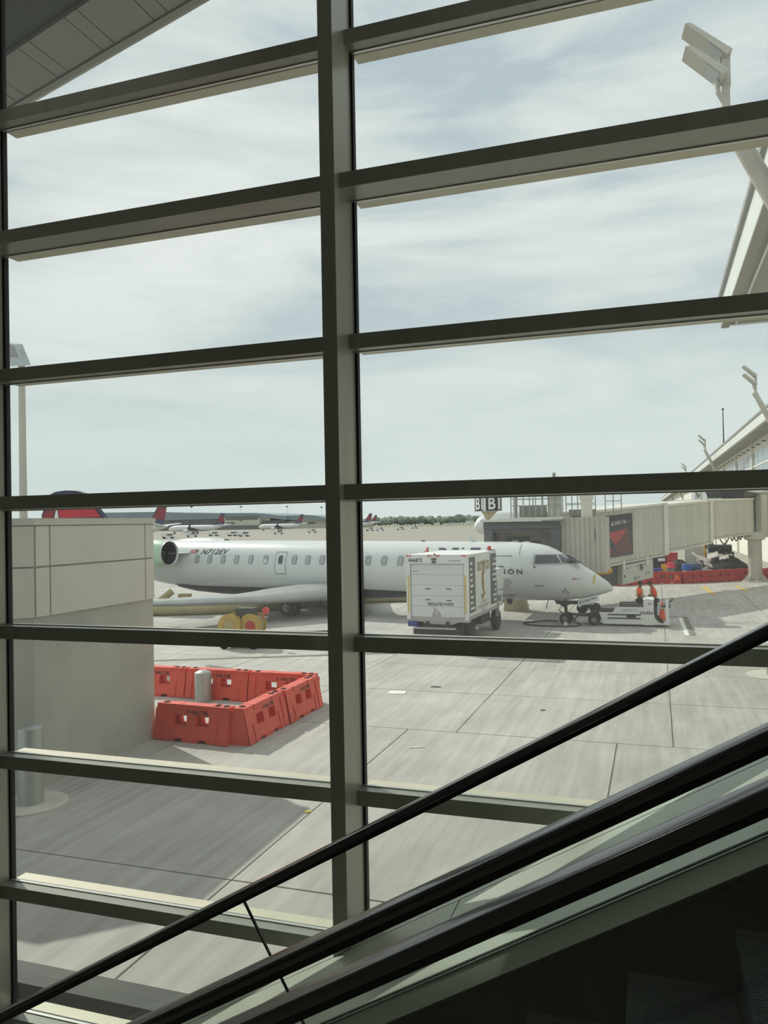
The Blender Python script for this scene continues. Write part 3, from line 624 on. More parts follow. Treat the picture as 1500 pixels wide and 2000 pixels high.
fj = far_jet_proto()
jets = [((-180, 207), 3, 'parked airliner whose tall navy tail with a red mark stands over the pale concrete block', 1.0),
        ((-289, 429), 3, 'parked airliner in full side view ahead of the far terminal glazing', 1.0),
        ((-299.5, 568), 2, 'parked airliner with an all-red tail in front of the low end of the far terminal', 1.0),
        ((-254, 600), 2, 'parked airliner at the end of the terminal row, tail hidden by the mullion', 1.0),
        ((-303, 752), 1, 'lone airliner parked before the distant woods with a red tail', 1.0)]
for k, ((x, y), rz, lab, sc) in enumerate(jets):
    if k == 0: fj.location = (x, y, 0); fj.rotation_euler = (0, 0, R(rz)); fj['label'] = lab
    else: dup(fj, (x, y, 0), R(rz), lab, None, sc)
wn = thing('airliner', 'big white aircraft nose showing past the jet bridge cab under the gate sign', 'airplane', (-32.2, 152, -.7), R(48))
b = MB(); b.loft([[(x, r * math.cos(2 * math.pi * k / 24), z + r * math.sin(2 * math.pi * k / 24)) for k in range(24)] for x, r, z in [(-1.2, .1, 4.4), (-.9, .9, 4.45), (0, 1.6, 4.6), (1.6, 2.15, 4.8), (4, 2.45, 4.9), (30, 2.5, 4.9), (40, 1, 6)]]); b.build('fuselage', 'far_white', wn, smooth=60)
b = MB(); b.tube([(4, 0, .4), (4, 0, 2.6)], .25, 8); b.tube([(20, 3, .6), (20, 2, 2.8)], .3, 8); b.tube([(20, -3, .6), (20, -2, 2.8)], .3, 8); b.lathe([(.6, -.5), (.6, .5)], (4, 0, .6), 'Y', 12); b.lathe([(.6, -.5), (.6, .5)], (20, 3, .6), 'Y', 12); b.lathe([(.6, -.5), (.6, .5)], (20, -3, .6), 'Y', 12); b.build('landing_gear', 'gear_dark', wn)

# ================================================================== CONCRETE BLOCK beside the apron
blk = thing('gate_building', 'pale panelled concrete block with a chamfered corner next to the orange barriers', 'building', (-10.9, 15.56, 0))
def BL(x, y, z): return (x + 10.9, y - 15.56, z)
plan = [(-10.93, 15.56), (-10.93, 11.87), (-12.13, 10.77), (-15.5, 10.77), (-15.5, 15.56)]
b = MB(); b.prism([BL(x, y, 0) for x, y in plan], (0, 0, 4.9)); b.build('core', 'block_base', blk)
def wall_panel(p0, p1, z0, z1, th=.05, mat='block_panel'):
    p0, p1 = Vector(p0), Vector(p1); d = (p1 - p0).normalized(); n = Vector((-d.y, d.x)); n = -n if n.dot(Vector((1, -1))) < 0 else n; j = .018
    a = p0 + d * j; c = p1 - d * j
    b = MB(); b.prism([BL(a.x, a.y, z0 + j), BL(c.x, c.y, z0 + j), BL(c.x + n.x * th, c.y + n.y * th, z0 + j), BL(a.x + n.x * th, a.y + n.y * th, z0 + j)], (0, 0, z1 - z0 - 2 * j)); return b.build('panel', mat, blk)
ys = [11.87, 12.25, 15.22, 15.56]
for (z0, z1) in ((3.15, 4.09), (4.09, 4.87)):
    for a, c in zip(ys, ys[1:]): wall_panel((-10.93, a), (-10.93, c), z0, z1)
    wall_panel((-10.905, 11.895), (-12.13, 10.77), z0, z1); wall_panel((-12.13, 10.77), (-15.5, 10.77), z0, z1)
b = MB(); b.prism([BL(x, y, 4.87) for x, y in ((-10.86, 15.6), (-10.86, 11.83), (-12.1, 10.7), (-15.6, 10.7), (-15.6, 15.6))], (0, 0, .13)); b.build('coping', 'concrete_light', blk)
# bollards
bol = thing('bollard', 'round grey steel bollard with a domed cap inside the orange barriers', 'bollard', (-11.83, 19.07, 0), 0)
b = MB(); b.lathe([(.225, 0), (.225, .785), (.215, .80), (.11, .85), (0, .86)], n=28); b.build('post', 'galvanised', bol, smooth=50)
b2 = dup(bol, (-10.45, 11.22, 0), 0, 'tall grey bollard on a round concrete pad at the foot of the concrete block')
bm = MB(); bm.lathe([(.22, 0), (.22, 1.32), (.21, 1.34), (.1, 1.39), (0, 1.4)], n=28); b2.children[0].data = bm.build('tmp', 'galvanised', smooth=50).data; bpy.data.objects.remove(bpy.data.objects['tmp'])
p = MB(); p.lathe([(.62, .0), (.62, .02), (.58, .03)], n=32); p.build('pad', 'concrete_light', b2)
b3 = dup(bol, (3.3, 26.4, 0), 0, 'grey bollard on a pale pad behind the black handrail of the escalator'); b3.scale = (1.2, 1.2, 1.25)
p = MB(); p.lathe([(.7, .0), (.7, .02), (.66, .03)], n=32); p.build('pad', 'concrete_light', b3)
# ================================================================== WATER-FILLED BARRIERS
def barrier_proto(L, H, mat, text):
    root = thing('traffic_barrier', 'x', 'barrier')
    def hw(z): return interp([(0, .27), (.10, .27), (.22, .235), (.5, .17), (.72, .135), (.8, .135)], z / H * .8)
    def slab_(b, x0, x1, z0, z1): 
        a, c = hw(z0), hw(z1); b.hexa([(x0, -a, z0), (x1, -a, z0), (x1, a, z0), (x0, a, z0)], [(x0, -c, z1), (x1, -c, z1), (x1, c, z1), (x0, c, z1)])
    b = MB(); h = L / 2; hx = [(-.30, .10), (.28, .10)]; k = H / .8
    for x0, x1 in ((-h, -.42), (-.22, .22), (.42, h)): slab_(b, x0, x1, 0, .07 * k)
    slab_(b, -h, h, .07 * k, .10 * k); slab_(b, -h, h, .10 * k, .22 * k); slab_(b, -h, h, .22 * k, .34 * k)
    e = [-h] + [v for c, w in hx for v in (c - .17, c + .17)] + [h]
    for x0, x1 in zip(e[::2], e[1::2]): slab_(b, x0, x1, .34 * k, .58 * k)
    for c, w in hx:                              # pockets with a slot right through
        for x0, x1, z0, z1 in ((c - .17, c - w, .34, .58), (c + w, c + .17, .34, .58), (c - w, c + w, .34, .38), (c - w, c + w, .53, .58)): b.bb(x0, x1, -.035, .035, z0 * k, z1 * k)
    slab_(b, -h, h, .58 * k, .72 * k); slab_(b, -h + .02, h - .02, .72 * k, H)
    for sx_ in (-1, 1):                           # ribs and hinge lugs at the ends, proud of the sides
        for (x, w, z1) in ((sx_ * (h - .10), .10, .70), (sx_ * .62, .06, .40)):
            for sy_ in (-1, 1):
                zz = [.02, .22, z1]; 
                for za, zb in zip(zz, zz[1:]):
                    za *= k; zb *= k; a, c = hw(za), hw(zb); b.hexa([(x - w, sy_ * (a - .02), za), (x + w, sy_ * (a - .02), za), (x + w, sy_ * (a + .025), za), (x - w, sy_ * (a + .025), za)], [(x - w, sy_ * (c - .02), zb), (x + w, sy_ * (c - .02), zb), (x + w, sy_ * (c + .025), zb), (x - w, sy_ * (c + .025), zb)])
    for z in (.16, .44, .68): b.lathe([(.075, -.05), (.085, 0), (.075, .05)], (h, 0, z * k), n=12)
    b.bb(-.52, -.34, -.155, .155, H - .11, H + .006); b.bb(.34, .52, -.155, .155, H - .11, H + .006)
    b.build('shell', mat, root)
    for x in (-.78, .60, .82):
        q = MB(); q.lathe([(.07, H), (.075, H + .008), (.05, H + .01), (.05, H - .01)], (x * L / 1.95, 0, .004), n=14); q.build('filler_cap', 'dark_hole', root)
    for sy_ in (-1, 1):
        q = MB(); q.lathe([(.045, 0), (.045, .03), (.025, .04)], (h - .30, sy_ * (hw(.14 * k) - .005), .14 * k), 'Y' , 12); q.build('drain_plug', 'plug_white', root)
        x0 = -.05 if sy_ < 0 else .65; 
        o = Vector((x0 if sy_ < 0 else x0, sy_ * hw(.63 * k), .60 * k)); t = Vector((x0, sy_ * hw(.69 * k), .69 * k)) - o
        if text: text_on('lettering', text, o, (.48 * (1 if sy_ < 0 else -1), 0, 0), t, 'ink_dark', root, 0, 1.0, off=.008); text_on('lettering', '< ', o + Vector((-.10 * (1 if sy_ < 0 else -1), 0, 0)), (.07 * (1 if sy_ < 0 else -1), 0, 0), t, 'ink_dark', root, off=.008)
    return root
bp = barrier_proto(1.93, .80, 'barrier_orange', 'VALTIR')
grp = 'orange barriers round the bollard'
def place(k, x, y, rz, lab):
    if k == 0: bp.location = (x, y, 0); bp.rotation_euler = (0, 0, R(rz)); bp['label'] = lab; bp['group'] = grp; return bp
    return dup(bp, (x, y, 0), R(rz), lab, grp)
place(0, -9.88, 15.62, -3, 'orange barrier standing crosswise against the concrete block, shaded face to the window')
place(1, -8.72, 16.42, 90, 'orange barrier lengthwise next to the corner of the ring, closest to the window')
place(2, -8.68, 18.38, 90, 'orange barrier lengthwise at the far end of the ring, throwing a shadow on the apron')
place(3, -9.62, 19.55, 0, 'orange barrier at the back of the ring meeting the far corner')
place(4, -11.60, 19.58, 0, 'orange barrier directly behind the grey bollard')
place(5, -13.58, 19.60, 0, 'orange barrier at the back of the ring, cut off by the concrete block')
br = barrier_proto(1.93, .86, 'barrier_red', None); grp2 = 'red barriers in front of the scrap heap'
far = [((-2.9, 58.6), (-.36, 61.2), 'red barrier slanting away under the grey machinery box'), ((-.36, 61.3), (1.58, 61.5), 'red barrier in front of the blue tote and red-lidded bin'), ((1.62, 61.5), (3.44, 62.9), 'red barrier in front of the blue drum'), ((3.48, 62.95), (5.5, 64.6), 'red barrier in front of the dark cable heap'), ((5.55, 64.65), (7.5, 65.6), 'red barrier passing behind the round white pillar'), ((7.6, 65.7), (9.6, 66.3), 'red barrier beyond the round white pillar')]
for k, (a, c, lab) in enumerate(far):
    a, c = Vector(a), Vector(c); m_ = (a + c) / 2; d = c - a; rz = math.atan2(d.y, d.x)
    r_ = br if k == 0 else dup(br, (0, 0, 0), 0, lab, grp2)
    r_.location = (m_.x, m_.y, 0); r_.rotation_euler = (0, 0, rz); r_['label'] = lab; r_['group'] = grp2; r_.scale = (d.length / 1.95, 1, 1)
# ================================================================== CATERING TRUCK seen from behind
tr = thing('truck', 'white box truck with a roll-up rear door and dark side strips parked by the jet', 'truck', (-7.98, 29.49, .4176), R(-2.87)); tr.scale = (.913, .913, .913)
w2 = 1.36; zb_, zt_, LEN = .74, 3.38, 4.9
b = MB(); b.bb(-w2 + .02, w2 - .02, .06, LEN, zb_, zt_ - .02); b.build('box_body', 'truck_white', tr)
b = MB(); b.bb(-w2, w2, 0, LEN + .02, zt_ - .03, zt_ + .03); b.build('roof_panel', 'truck_white', tr)
for (a, c) in ((-w2, -w2 + .17), (w2 - .17, w2)): b = MB(); b.bb(a, c, -.02, .10, zb_ - .05, zt_ + .02); b.build('corner_post', 'truck_white', tr)
b = MB(); b.bb(-w2 + .17, w2 - .17, -.02, .1, 3.04, zt_ + .02); hd = b.build('header', 'truck_white', tr)
for k in range(5):
    z0 = .80 + k * .446; b = MB(); b.bb(-w2 + .2, w2 - .2, .03, .08, z0 + .006, z0 + .44); b.build('door_panel', 'truck_door', tr)
b = MB(); b.bb(-w2 + .16, -w2 + .2, .0, .09, .78, 3.04); b.bb(w2 - .2, w2 - .16, 0, .09, .78, 3.04); b.bb(-w2 + .16, w2 - .16, 0, .09, 3.0, 3.04); b.build('door_track', 'truck_frame', tr)
for x in (-w2 + .1, w2 - .13): b = MB(); b.bb(x - .035, x + .035, -.03, -.018, .95, 2.55); b.build('reflective_tape', 'yellow_tape', tr)
text_on('lettering', '846872', (-w2 + .12, -.02, 3.10), (.62, 0, 0), (0, 0, .16), 'ink_dark', tr, 0, 1.05)
text_on('lettering', 'REGULATED WASTE', (-.42, .03, 1.28), (1.12, 0, 0), (0, 0, .13), 'ink_dark', tr, 0, 1.0)
for (x, z) in ((-.42, 1.98), (.50, 1.98), (-.42, 1.52), (.50, 1.50), (-.95, 2.72)): b = MB(); b.bb(x - .11, x + .11, .02, .032, z - .022, z + .022); b.build('label_plate', 'bridge_dark' if z < 2.5 else 'grey_ink', tr)
b = MB(); b.bb(.62, 1.05, -.026, -.02, 3.14, 3.18); b.bb(.55, .60, -.026, -.02, 3.12, 3.2); b.build('maker_plate', 'grey_ink', tr)
b = MB(); b.bb(-.22, -.0, -.08, -.02, 3.2, 3.26); b.bb(-.19, -.04, -.1, -.02, 3.07, 3.15); b.build('rear_camera', 'bridge_dark', tr)
for x in (-w2 + .07, -w2 + .19, -.36, -.27, .02, .11, 1.12, 1.24): b = MB(); b.bb(x - .04, x + .04, -.05, -.02, zt_ - .03, zt_ + .02); b.build('marker_lamp', 'red_lamp', tr)
b = MB(); b.prism([(-.14, 0, zt_ + .03), (-.08, 0, zt_ + .10), (-.02, 0, zt_ + .03)], (0, -.04, 0)); b.build('marker_lamp', 'red_lamp', tr)
b = MB(); pts = [(-.2, .02, .82), (-.19, .02, .98), (-.1, .02, 1.08), (.02, .02, 1.05), (.10, .02, .92), (.11, .02, .82)]; b.tube(pts, .03, 6); b.tube([(-.1, .02, 1.08), (-.16, .02, 1.2)], .03, 6); b.bb(-.16, .08, .01, .03, .82, .95); b.build('door_latch', 'truck_frame', tr)
b = MB(); b.prism([(-w2, 0, .78), (w2, 0, .78), (w2, 0, .60), (.9, 0, .60), (.6, 0, .48), (-.5, 0, .48), (-.65, 0, .6), (-w2, 0, .6)], (0, .25, 0)); b.build('rear_sill', 'truck_frame', tr)
b = MB(); b.bb(-1.0, .85, -.28, -.1, .33, .39); b.build('rear_bumper', 'truck_frame', tr)
b = MB(); b.bb(-1.28, -.88, -.12, .15, .40, .62); b.build('dock_pad', 'blue_bumper', tr)
b = MB(); b.bb(-.5, -.38, -.1, 7.0, .38, .62); b.bb(.38, .5, -.1, 7.0, .38, .62); b.bb(-1.0, 1.0, .2, .5, .12, .5); b.bb(-.75, .5, -.2, .1, .12, .32); b.bb(.75, 1.25, 2.3, 3.9, .25, .75); b.bb(-1.25, -.75, 2.3, 3.9, .25, .75); b.bb(-1.1, 1.15, .5, 4.8, .6, .74); b.bb(-1.15, 1.15, .55, .7, .18, .62); b.bb(-1.02, 1.0, -.18, .1, .10, .33); b.bb(-.6, .7, -.05, .3, .33, .5); b.bb(-.95, .95, .3, .6, -.2, .2); b.tube([(-1.0, 1.25, .04), (1.0, 1.25, .04)], .09, 8); b.tube([(-1.0, 5.9, .04), (1.0, 5.9, .04)], .09, 8); b.bb(-.5, .5, 1.0, 1.5, .1, .45); b.bb(-.5, .5, 5.6, 6.2, .1, .45); b.bb(-.9, .9, .8, 4.6, .3, .6); b.build('chassis', 'truck_dark', tr)
b = MB(); b.bb(-1.05, .98, -.26, -.2, .06, .10); b.build('step_bar', 'truck_frame', tr)
for k in range(6): b = MB(); b.box((.95, 1.7 + k * .13, .42), (.05, .04, .55), Matrix.Rotation(R(32), 3, 'X')); b.build('scissor_bar', 'truck_dark', tr)
def road_wheel(x, y, r, w, parent, sgn):
    b = MB(); b.lathe([(r * .55, -w / 2), (r * .88, -w / 2), (r, -w * .3), (r, w * .3), (r * .88, w / 2), (r * .55, w / 2)], (x, y, r - .457), 'X', 24); t = b.build('wheel', 'tyre', parent, smooth=40)
    b = MB(); b.lathe([(r * .52, sgn * w * .42), (r * .4, sgn * w * .3), (r * .18, sgn * w * .3), (r * .15, sgn * w * .5)], (x, y, r - .457), 'X', 16); b.build('hub', 'hub_grey', t); return t
for y in (1.25, 5.9):
    for sg in (1, -1): road_wheel(sg * 1.02, y, .5, .3, tr, sg)
for y in (1.25,):
    for sg in (1, -1): road_wheel(sg * .68, y, .5, .28, tr, sg)
# side graphics (+X side)
def side_poly(name, pts, mat, off=.012): b = MB(); b.prism([(w2 - .02, y, z) for y, z in pts], (off + .008, 0, 0)); return b.build(name, mat, tr)
for (a, c) in ((.10, 1.08), (3.75, 4.78)):
    side_poly('side_strip', [(a, .98), (c, .98), (c, zt_ - .1), (a, zt_ - .1)], 'truck_strip')
    for k in range(9):
        z = 3.02 - k * .235; ln = random.Random(k + int(a * 10)).choice((.22, .34, .46, .6)); y0 = a + .18 if a < 1 else c - .18 - ln * .8
        side_poly('city_mark', [(y0, z - .05), (y0 + ln, z - .05), (y0 + ln, z + .05), (y0, z + .05)], 'white_ink', .02)
text_on('lettering', 'DO', (w2, 1.5, 2.62), (0, .72, 0), (0, 0, .42), 'gold_ink', tr, 0, 1.0, off=.012)
text_on('lettering', 'CO', (w2, 2.75, 2.62), (0, .72, 0), (0, 0, .42), 'gold_ink', tr, 0, 1.0, off=.012)
def ribbon(pts, w):
    b = MB(); 
    for (a, c) in zip(pts, pts[1:]):
        d = Vector((0, c[0] - a[0], c[1] - a[1])).normalized(); n = Vector((0, -d.z, d.y)) * w / 2; A = Vector((w2 + .0, a[0], a[1])); C_ = Vector((w2, c[0], c[1])); b.prism([A - n - d * w * .3, C_ - n + d * w * .3, C_ + n + d * w * .3, A + n - d * w * .3], (.014, 0, 0))
    return b.build('ampersand', 'gold_ink', tr)
ribbon([(2.62, 2.5), (2.40, 2.75), (2.36, 2.98), (2.48, 3.06), (2.58, 2.95), (2.44, 2.62), (2.40, 2.2), (2.46, 1.85)], .07); ribbon([(2.28, 2.55), (2.24, 2.2), (2.34, 1.8), (2.62, 1.62), (2.2, 1.40)], .09); ribbon([(2.1, 1.6), (2.2, 1.40)], .08)
for (z, h_, s_, y0, ln) in ((1.22, .10, 'THE GOURMET', 1.95, 1.0), (1.03, .12, 'ENTERTAINMENT', 1.4, 1.95), (.90, .08, 'COMPANY', 2.0, .85)): text_on('lettering', s_, (w2, y0, z), (0, ln, 0), (0, 0, h_), 'grey_ink', tr, 0, 1.0, off=.012)
b = MB(); b.bb(w2 - .03, w2 + .02, 0, LEN, zb_ - .04, zb_ + .1); b.build('side_rail', 'truck_frame', tr)
b = MB(); b.bb(-1.1, 1.1, 5.15, 7.1, .62, 2.45); b.build('cab', 'truck_white', tr)
b = MB(); b.lathe([(.07, 0), (.09, .06), (.08, .18), (0, .22)], (1.1, 4.6, zt_ + .03), n=12); b.build('beacon', 'red_lamp', tr)
b = MB(); b.tube([(1.15, 4.2, zt_ + .05), (1.28, 4.75, zt_ + .05), (1.33, 4.9, zt_ - .05)], .03, 6); b.build('roof_pipe', 'bridge_dark', tr)
b = MB(); b.tube([(1.1, 5.5, 1.5), (1.75, 5.4, 1.55), (1.78, 5.4, 1.9)], .03, 6); b.bb(1.6, 1.86, 5.35, 5.45, 1.6, 2.05); b.tube([(1.1, 5.5, 1.2), (1.75, 5.4, 1.3)], .03, 6); b.build('wing_mirror', 'truck_frame', tr)
b = MB(); b.bb(1.1, 1.28, 5.0, 5.3, .8, 2.0); b.bb(1.12, 1.5, 5.02, 5.2, 1.0, 1.3); b.bb(1.25, 1.4, 4.95, 5.05, .3, .95); b.build('lift_frame', 'plane_grey', tr)
# ================================================================== LOW TUG / LOADER with two workers
tg = thing('baggage_tractor', 'low white electric tug with a flat deck, coupled towards the nose wheel of the jet', 'vehicle', (-1.0, 37.5, 0))
b = MB(); b.prism([(-1.52, -.6, .62), (-.95, -.6, .62), (-.72, -.6, .86), (.42, -.6, .86), (.42, -.6, .10), (-1.35, -.6, .10)], (0, 1.2, 0)); b.build('chassis', 'truck_white', tg)
for z in (.36, .52): b = MB(); b.bb(-1.15, .25, -.62, -.59, z - .025, z + .025); b.build('side_groove', 'truck_dark', tg)
b = MB(); b.bb(-.35, .05, -.625, -.6, .40, .5); b.build('side_step', 'truck_dark', tg)
b = MB(); b.bb(-1.9, -1.3, -.5, .5, .34, .58); b.prism([(-2.2, -.4, .42), (-1.5, -.5, .66), (-1.5, -.5, .3)], (0, .9, 0)); b.bb(-1.55, -.75, -.55, .55, .62, .68); b.build('front_ramp', 'truck_dark', tg)
b = MB(); b.bb(-.68, .4, -.55, .55, .86, .90); b.bb(-.66, .38, -.52, -.46, .93, .97); b.bb(-.66, .38, .3, .36, .95, 1.0); b.build('load_deck', 'gear_dark', tg)
for x, y in ((-1.75, -.5), (-1.75, .5), (1.0, -.42), (1.0, .42)):
    r = .26 if x < 0 else .2
    q = MB(); q.lathe([(r * .55, -.11), (r * .9, -.11), (r, -.06), (r, .06), (r * .9, .11), (r * .55, .11)], (x, y, r), 'Y', 22); t = q.build('wheel', 'tyre', tg, smooth=40)
    s_ = -1 if y < 0 else 1; q = MB(); q.lathe([(r * .52, s_ * .09), (r * .4, s_ * .12), (r * .15, s_ * .12), (0, s_ * .14)], (x, y, r), 'Y', 16); q.build('hub', 'hub_grey', t)
b = MB(); b.bb(.38, .80, -.62, .55, .08, 1.16); b.prism([(.36, -.64, 1.16), (.82, -.64, 1.16), (.82, -.64, 1.20), (.5, -.64, 1.24), (.36, -.64, 1.2)], (0, 1.2, 0)); b.build('control_box', 'truck_white', tg)
text_on('lettering', '11', (.58, -.62, .96), (.12, 0, 0), (0, 0, .12), 'ink_dark', tg)
text_on('lettering', 'DELTA', (-.36, -.6, .67), (.48, 0, 0), (0, 0, .11), 'grey_ink', tg, 0, 1.3, off=.008)
b = MB(); b.prism([(-.5, -.605, .67), (-.38, -.605, .67), (-.44, -.605, .78)], (0, -.006, 0)); b.build('emblem', 'grey_ink', tg)
text_on('lettering', '270606', (.22, -.62, .55), (.56, 0, 0), (0, 0, .12), 'ink_dark', tg, 0, 1.1, off=.01)
b = MB(); b.bb(.52, .64, -.632, -.62, .68, .71); b.build('red_sticker', 'red_lamp', tg)
b = MB(); b.prism([(.8, -.6, .1), (1.46, -.6, .1), (1.46, -.6, .30), (1.2, -.6, .22), (1.0, -.6, .24), (.8, -.6, .42)], (0, 1.1, 0)); b.build('rear_platform', 'truck_white', tg)
b = MB(); b.bb(1.30, 1.42, -.58, -.45, .1, 1.15); b.bb(1.30, 1.42, .4, .52, .1, 1.15); b.build('rear_post', 'truck_white', tg)
b = MB(); b.bb(1.1, 1.5, -.5, .4, .86, .93); b.tube([(1.36, -.5, 1.1), (1.5, -.45, 1.12), (1.6, -.4, 1.22)], .035, 6); b.tube([(.86, -.6, .9), (.86, -.62, .45), (1.0, -.62, .25), (1.2, -.62, .2)], .03, 6); b.build('steering_gear', 'gear_dark', tg)
cn = thing('traffic_cone', 'orange traffic cone with a white collar carried on the back of the tug', 'cone', (.15, 37.6, .2))
b = MB(); b.bb(-.17, .17, -.17, .17, .02, .06); b.lathe([(.155, .06), (.045, .82), (.03, .84), (0, .84)], n=20); b.build('body', 'cone_orange', cn, smooth=50)
b = MB(); b.lathe([(.087, .54), (.065, .70)], n=20, cap=False); b.build('collar', 'white_ink', cn, smooth=50)
def skin(name, vs, es, rad, mat, parent, root=0, lev=1):
    me = bpy.data.meshes.new(name); me.from_pydata(vs, es, []); o = bpy.data.objects.new(name, me); COL.objects.link(o); o.parent = parent
    m_ = o.modifiers.new('s', 'SKIN'); m_.use_smooth_shade = True
    for i, v in enumerate(me.skin_vertices[0].data): r = rad[i]; v.radius = r if isinstance(r, tuple) else (r, r); v.use_root = (i == root)
    if lev: q = o.modifiers.new('b', 'SUBSURF'); q.levels = lev; q.render_levels = lev
    me.materials.append(MATS[mat]); return o
def person(loc, rz, label, skinmat, vest, bend, armfwd, cap):
    p = thing('person', label, 'person', loc, rz)
    bx = bend
    vs = [(0, 0, .94), (bx * .3, 0, 1.16), (bx * .7, 0, 1.36), (bx, 0, 1.50), (bx + .02 + bx * .3, 0, 1.56), (bx + .03 + bx * .7, 0, 1.63), (bx + .02 + bx * .8, 0, 1.71)]
    rad = [(.13, .10), (.12, .095), (.15, .10), (.055, .055), (.062, .065), (.085, .098), (.07, .08)]
    es = [(i, i + 1) for i in range(6)]
    for sg in (1, -1):
        b0 = len(vs); vs += [(0, sg * .1, .88), (.02, sg * .11, .5), (0, sg * .115, .1), (.15, sg * .125, .05)]; rad += [.09, .065, .045, .04]; es += [(0, b0), (b0, b0 + 1), (b0 + 1, b0 + 2), (b0 + 2, b0 + 3)]
        a0 = len(vs); vs += [(bx * .8, sg * .19, 1.42), (bx * .5 + .03 + armfwd * .2, sg * .245, 1.15), (bx * .5 + .14 + armfwd, sg * .2, 1.0 + armfwd * .25), (bx * .5 + .2 + armfwd, sg * .19, .97 + armfwd * .25)]; rad += [.065, .047, .035, .033]; es += [(2, a0), (a0, a0 + 1), (a0 + 1, a0 + 2), (a0 + 2, a0 + 3)]
    vs.append((bx + .125 + bx * .8, 0, 1.63)); rad.append((.014, .018)); es.append((5, len(vs) - 1))
    skin('body', vs, es, rad, skinmat, p)
    for sg in (1, -1):                           # palms with five fingers, slightly curled
        hx, hy, hz_ = bx * .5 + .2 + armfwd, sg * .19, .97 + armfwd * .25; h_ = MB(); h_.box((hx + .04, hy, hz_ - .01), (.09, .03, .08))
        for k, ln in enumerate((.065, .08, .085, .07)): z = hz_ + .025 - k * .022; h_.tube([(hx + .08, hy, z), (hx + .08 + ln * .55, hy - sg * .01, z - .01), (hx + .08 + ln * .8, hy - sg * .035, z - .02)], [.010, .009, .007], 6)
        h_.tube([(hx + .02, hy, hz_ + .03), (hx + .055, hy - sg * .03, hz_ + .045), (hx + .085, hy - sg * .035, hz_ + .04)], [.011, .010, .008], 6); h_.build('hand', skinmat, p, smooth=True)
        e_ = MB(); hx0 = bx + .03 + bx * .7; e_.lathe([(0, 0), (.011, .004), (0, .008)], (hx0 + .083, sg * .033, 1.645), 'X', 8); e_.build('eye', 'black_plastic', p)
        e_ = MB(); e_.lathe([(.0, -.01), (.03, -.006), (.02, .01), (0, .012)], (hx0 - .005, sg * .085, 1.635), 'Y', 10); e_.build('ear', skinmat, p)
    # clothes follow the same skeleton, a little fuller
    v2 = [vs[0], vs[1], vs[2]]; r2 = [(.155, .125), (.15, .125), (.172, .125)]; e2 = [(0, 1), (1, 2)]
    v2.append((bx * .9, 0, 1.45)); r2.append((.10, .085)); e2.append((2, 3))
    for sg in (1, -1):
        q = len(v2); el_ = (bx * .5 + .03 + armfwd * .2, sg * .245, 1.15); v2 += [(bx * .8, sg * .19, 1.42), el_]; r2 += [.088, .068]; e2 += [(2, q), (q, q + 1)]
    sh = skin('shirt', v2, e2, r2, vest, p, 0)
    v3 = [(0, 0, .96)]; r3 = [(.16, .125)]; e3 = []
    for sg in (1, -1): q = len(v3); v3 += [(0, sg * .1, .86), (.02, sg * .11, .5), (0, sg * .115, .1)]; r3 += [.11, .085, .07]; e3 += [(0, q), (q, q + 1), (q + 1, q + 2)]
    skin('trousers', v3, e3, r3, 'trousers', p, 0)
    for sg in (1, -1): h_ = MB(); h_.loft([[(x, sg * .12 + y, z) for y, z in ((-w_, 0), (w_, 0), (w_, h0), (-w_, h0))] for x, w_, h0 in ((-.08, .045, .1), (.02, .05, .11), (.12, .05, .07), (.2, .035, .045))]); h_.build('boot', 'hair_black', p, smooth=True)
    for sg in (1, -1): h_ = MB(); h_.tube([(bx + .07, sg * .07, 1.49), (bx * .6 + .14, sg * .10, 1.3), (bx * .3 + .14, sg * .1, 1.05)], .018, 6); h_.tube([(bx - .06, sg * .07, 1.49), (bx * .6 - .13, sg * .10, 1.3), (bx * .3 - .13, sg * .1, 1.05)], .018, 6); h_.build('reflective_strip', 'reflective', p)
    h_ = MB(); hx0 = bx + .025 + bx * .75
    if cap:
        h_.lathe([(.10, 1.675), (.105, 1.70), (.09, 1.76), (.05, 1.79), (0, 1.80)], (hx0 - .01, 0, 0), n=18); h_.prism([(hx0 + .06, -.075, 1.685), (hx0 + .2, -.05, 1.66), (hx0 + .2, .05, 1.66), (hx0 + .06, .075, 1.685)], (0, 0, .012)); h_.build('cap', 'hair_black', p, smooth=True)
    else:
        h_.lathe([(.092, 1.66), (.103, 1.70), (.09, 1.75), (.05, 1.785), (0, 1.79)], (hx0 - .022, 0, 0), n=18); h_.build('hair', 'hair_black', p, smooth=True)
    return p
person((-.84, 39.9, 0), R(-12), 'bare-headed worker in an orange vest standing behind the tug deck', 'skin', 'hivis_orange', .02, .03, False)
person((-.14, 40.15, 0), R(190), 'worker in a red-orange vest and dark peaked cap looking down at the control box', 'skin_b', 'hivis_red', .12, .12, True)
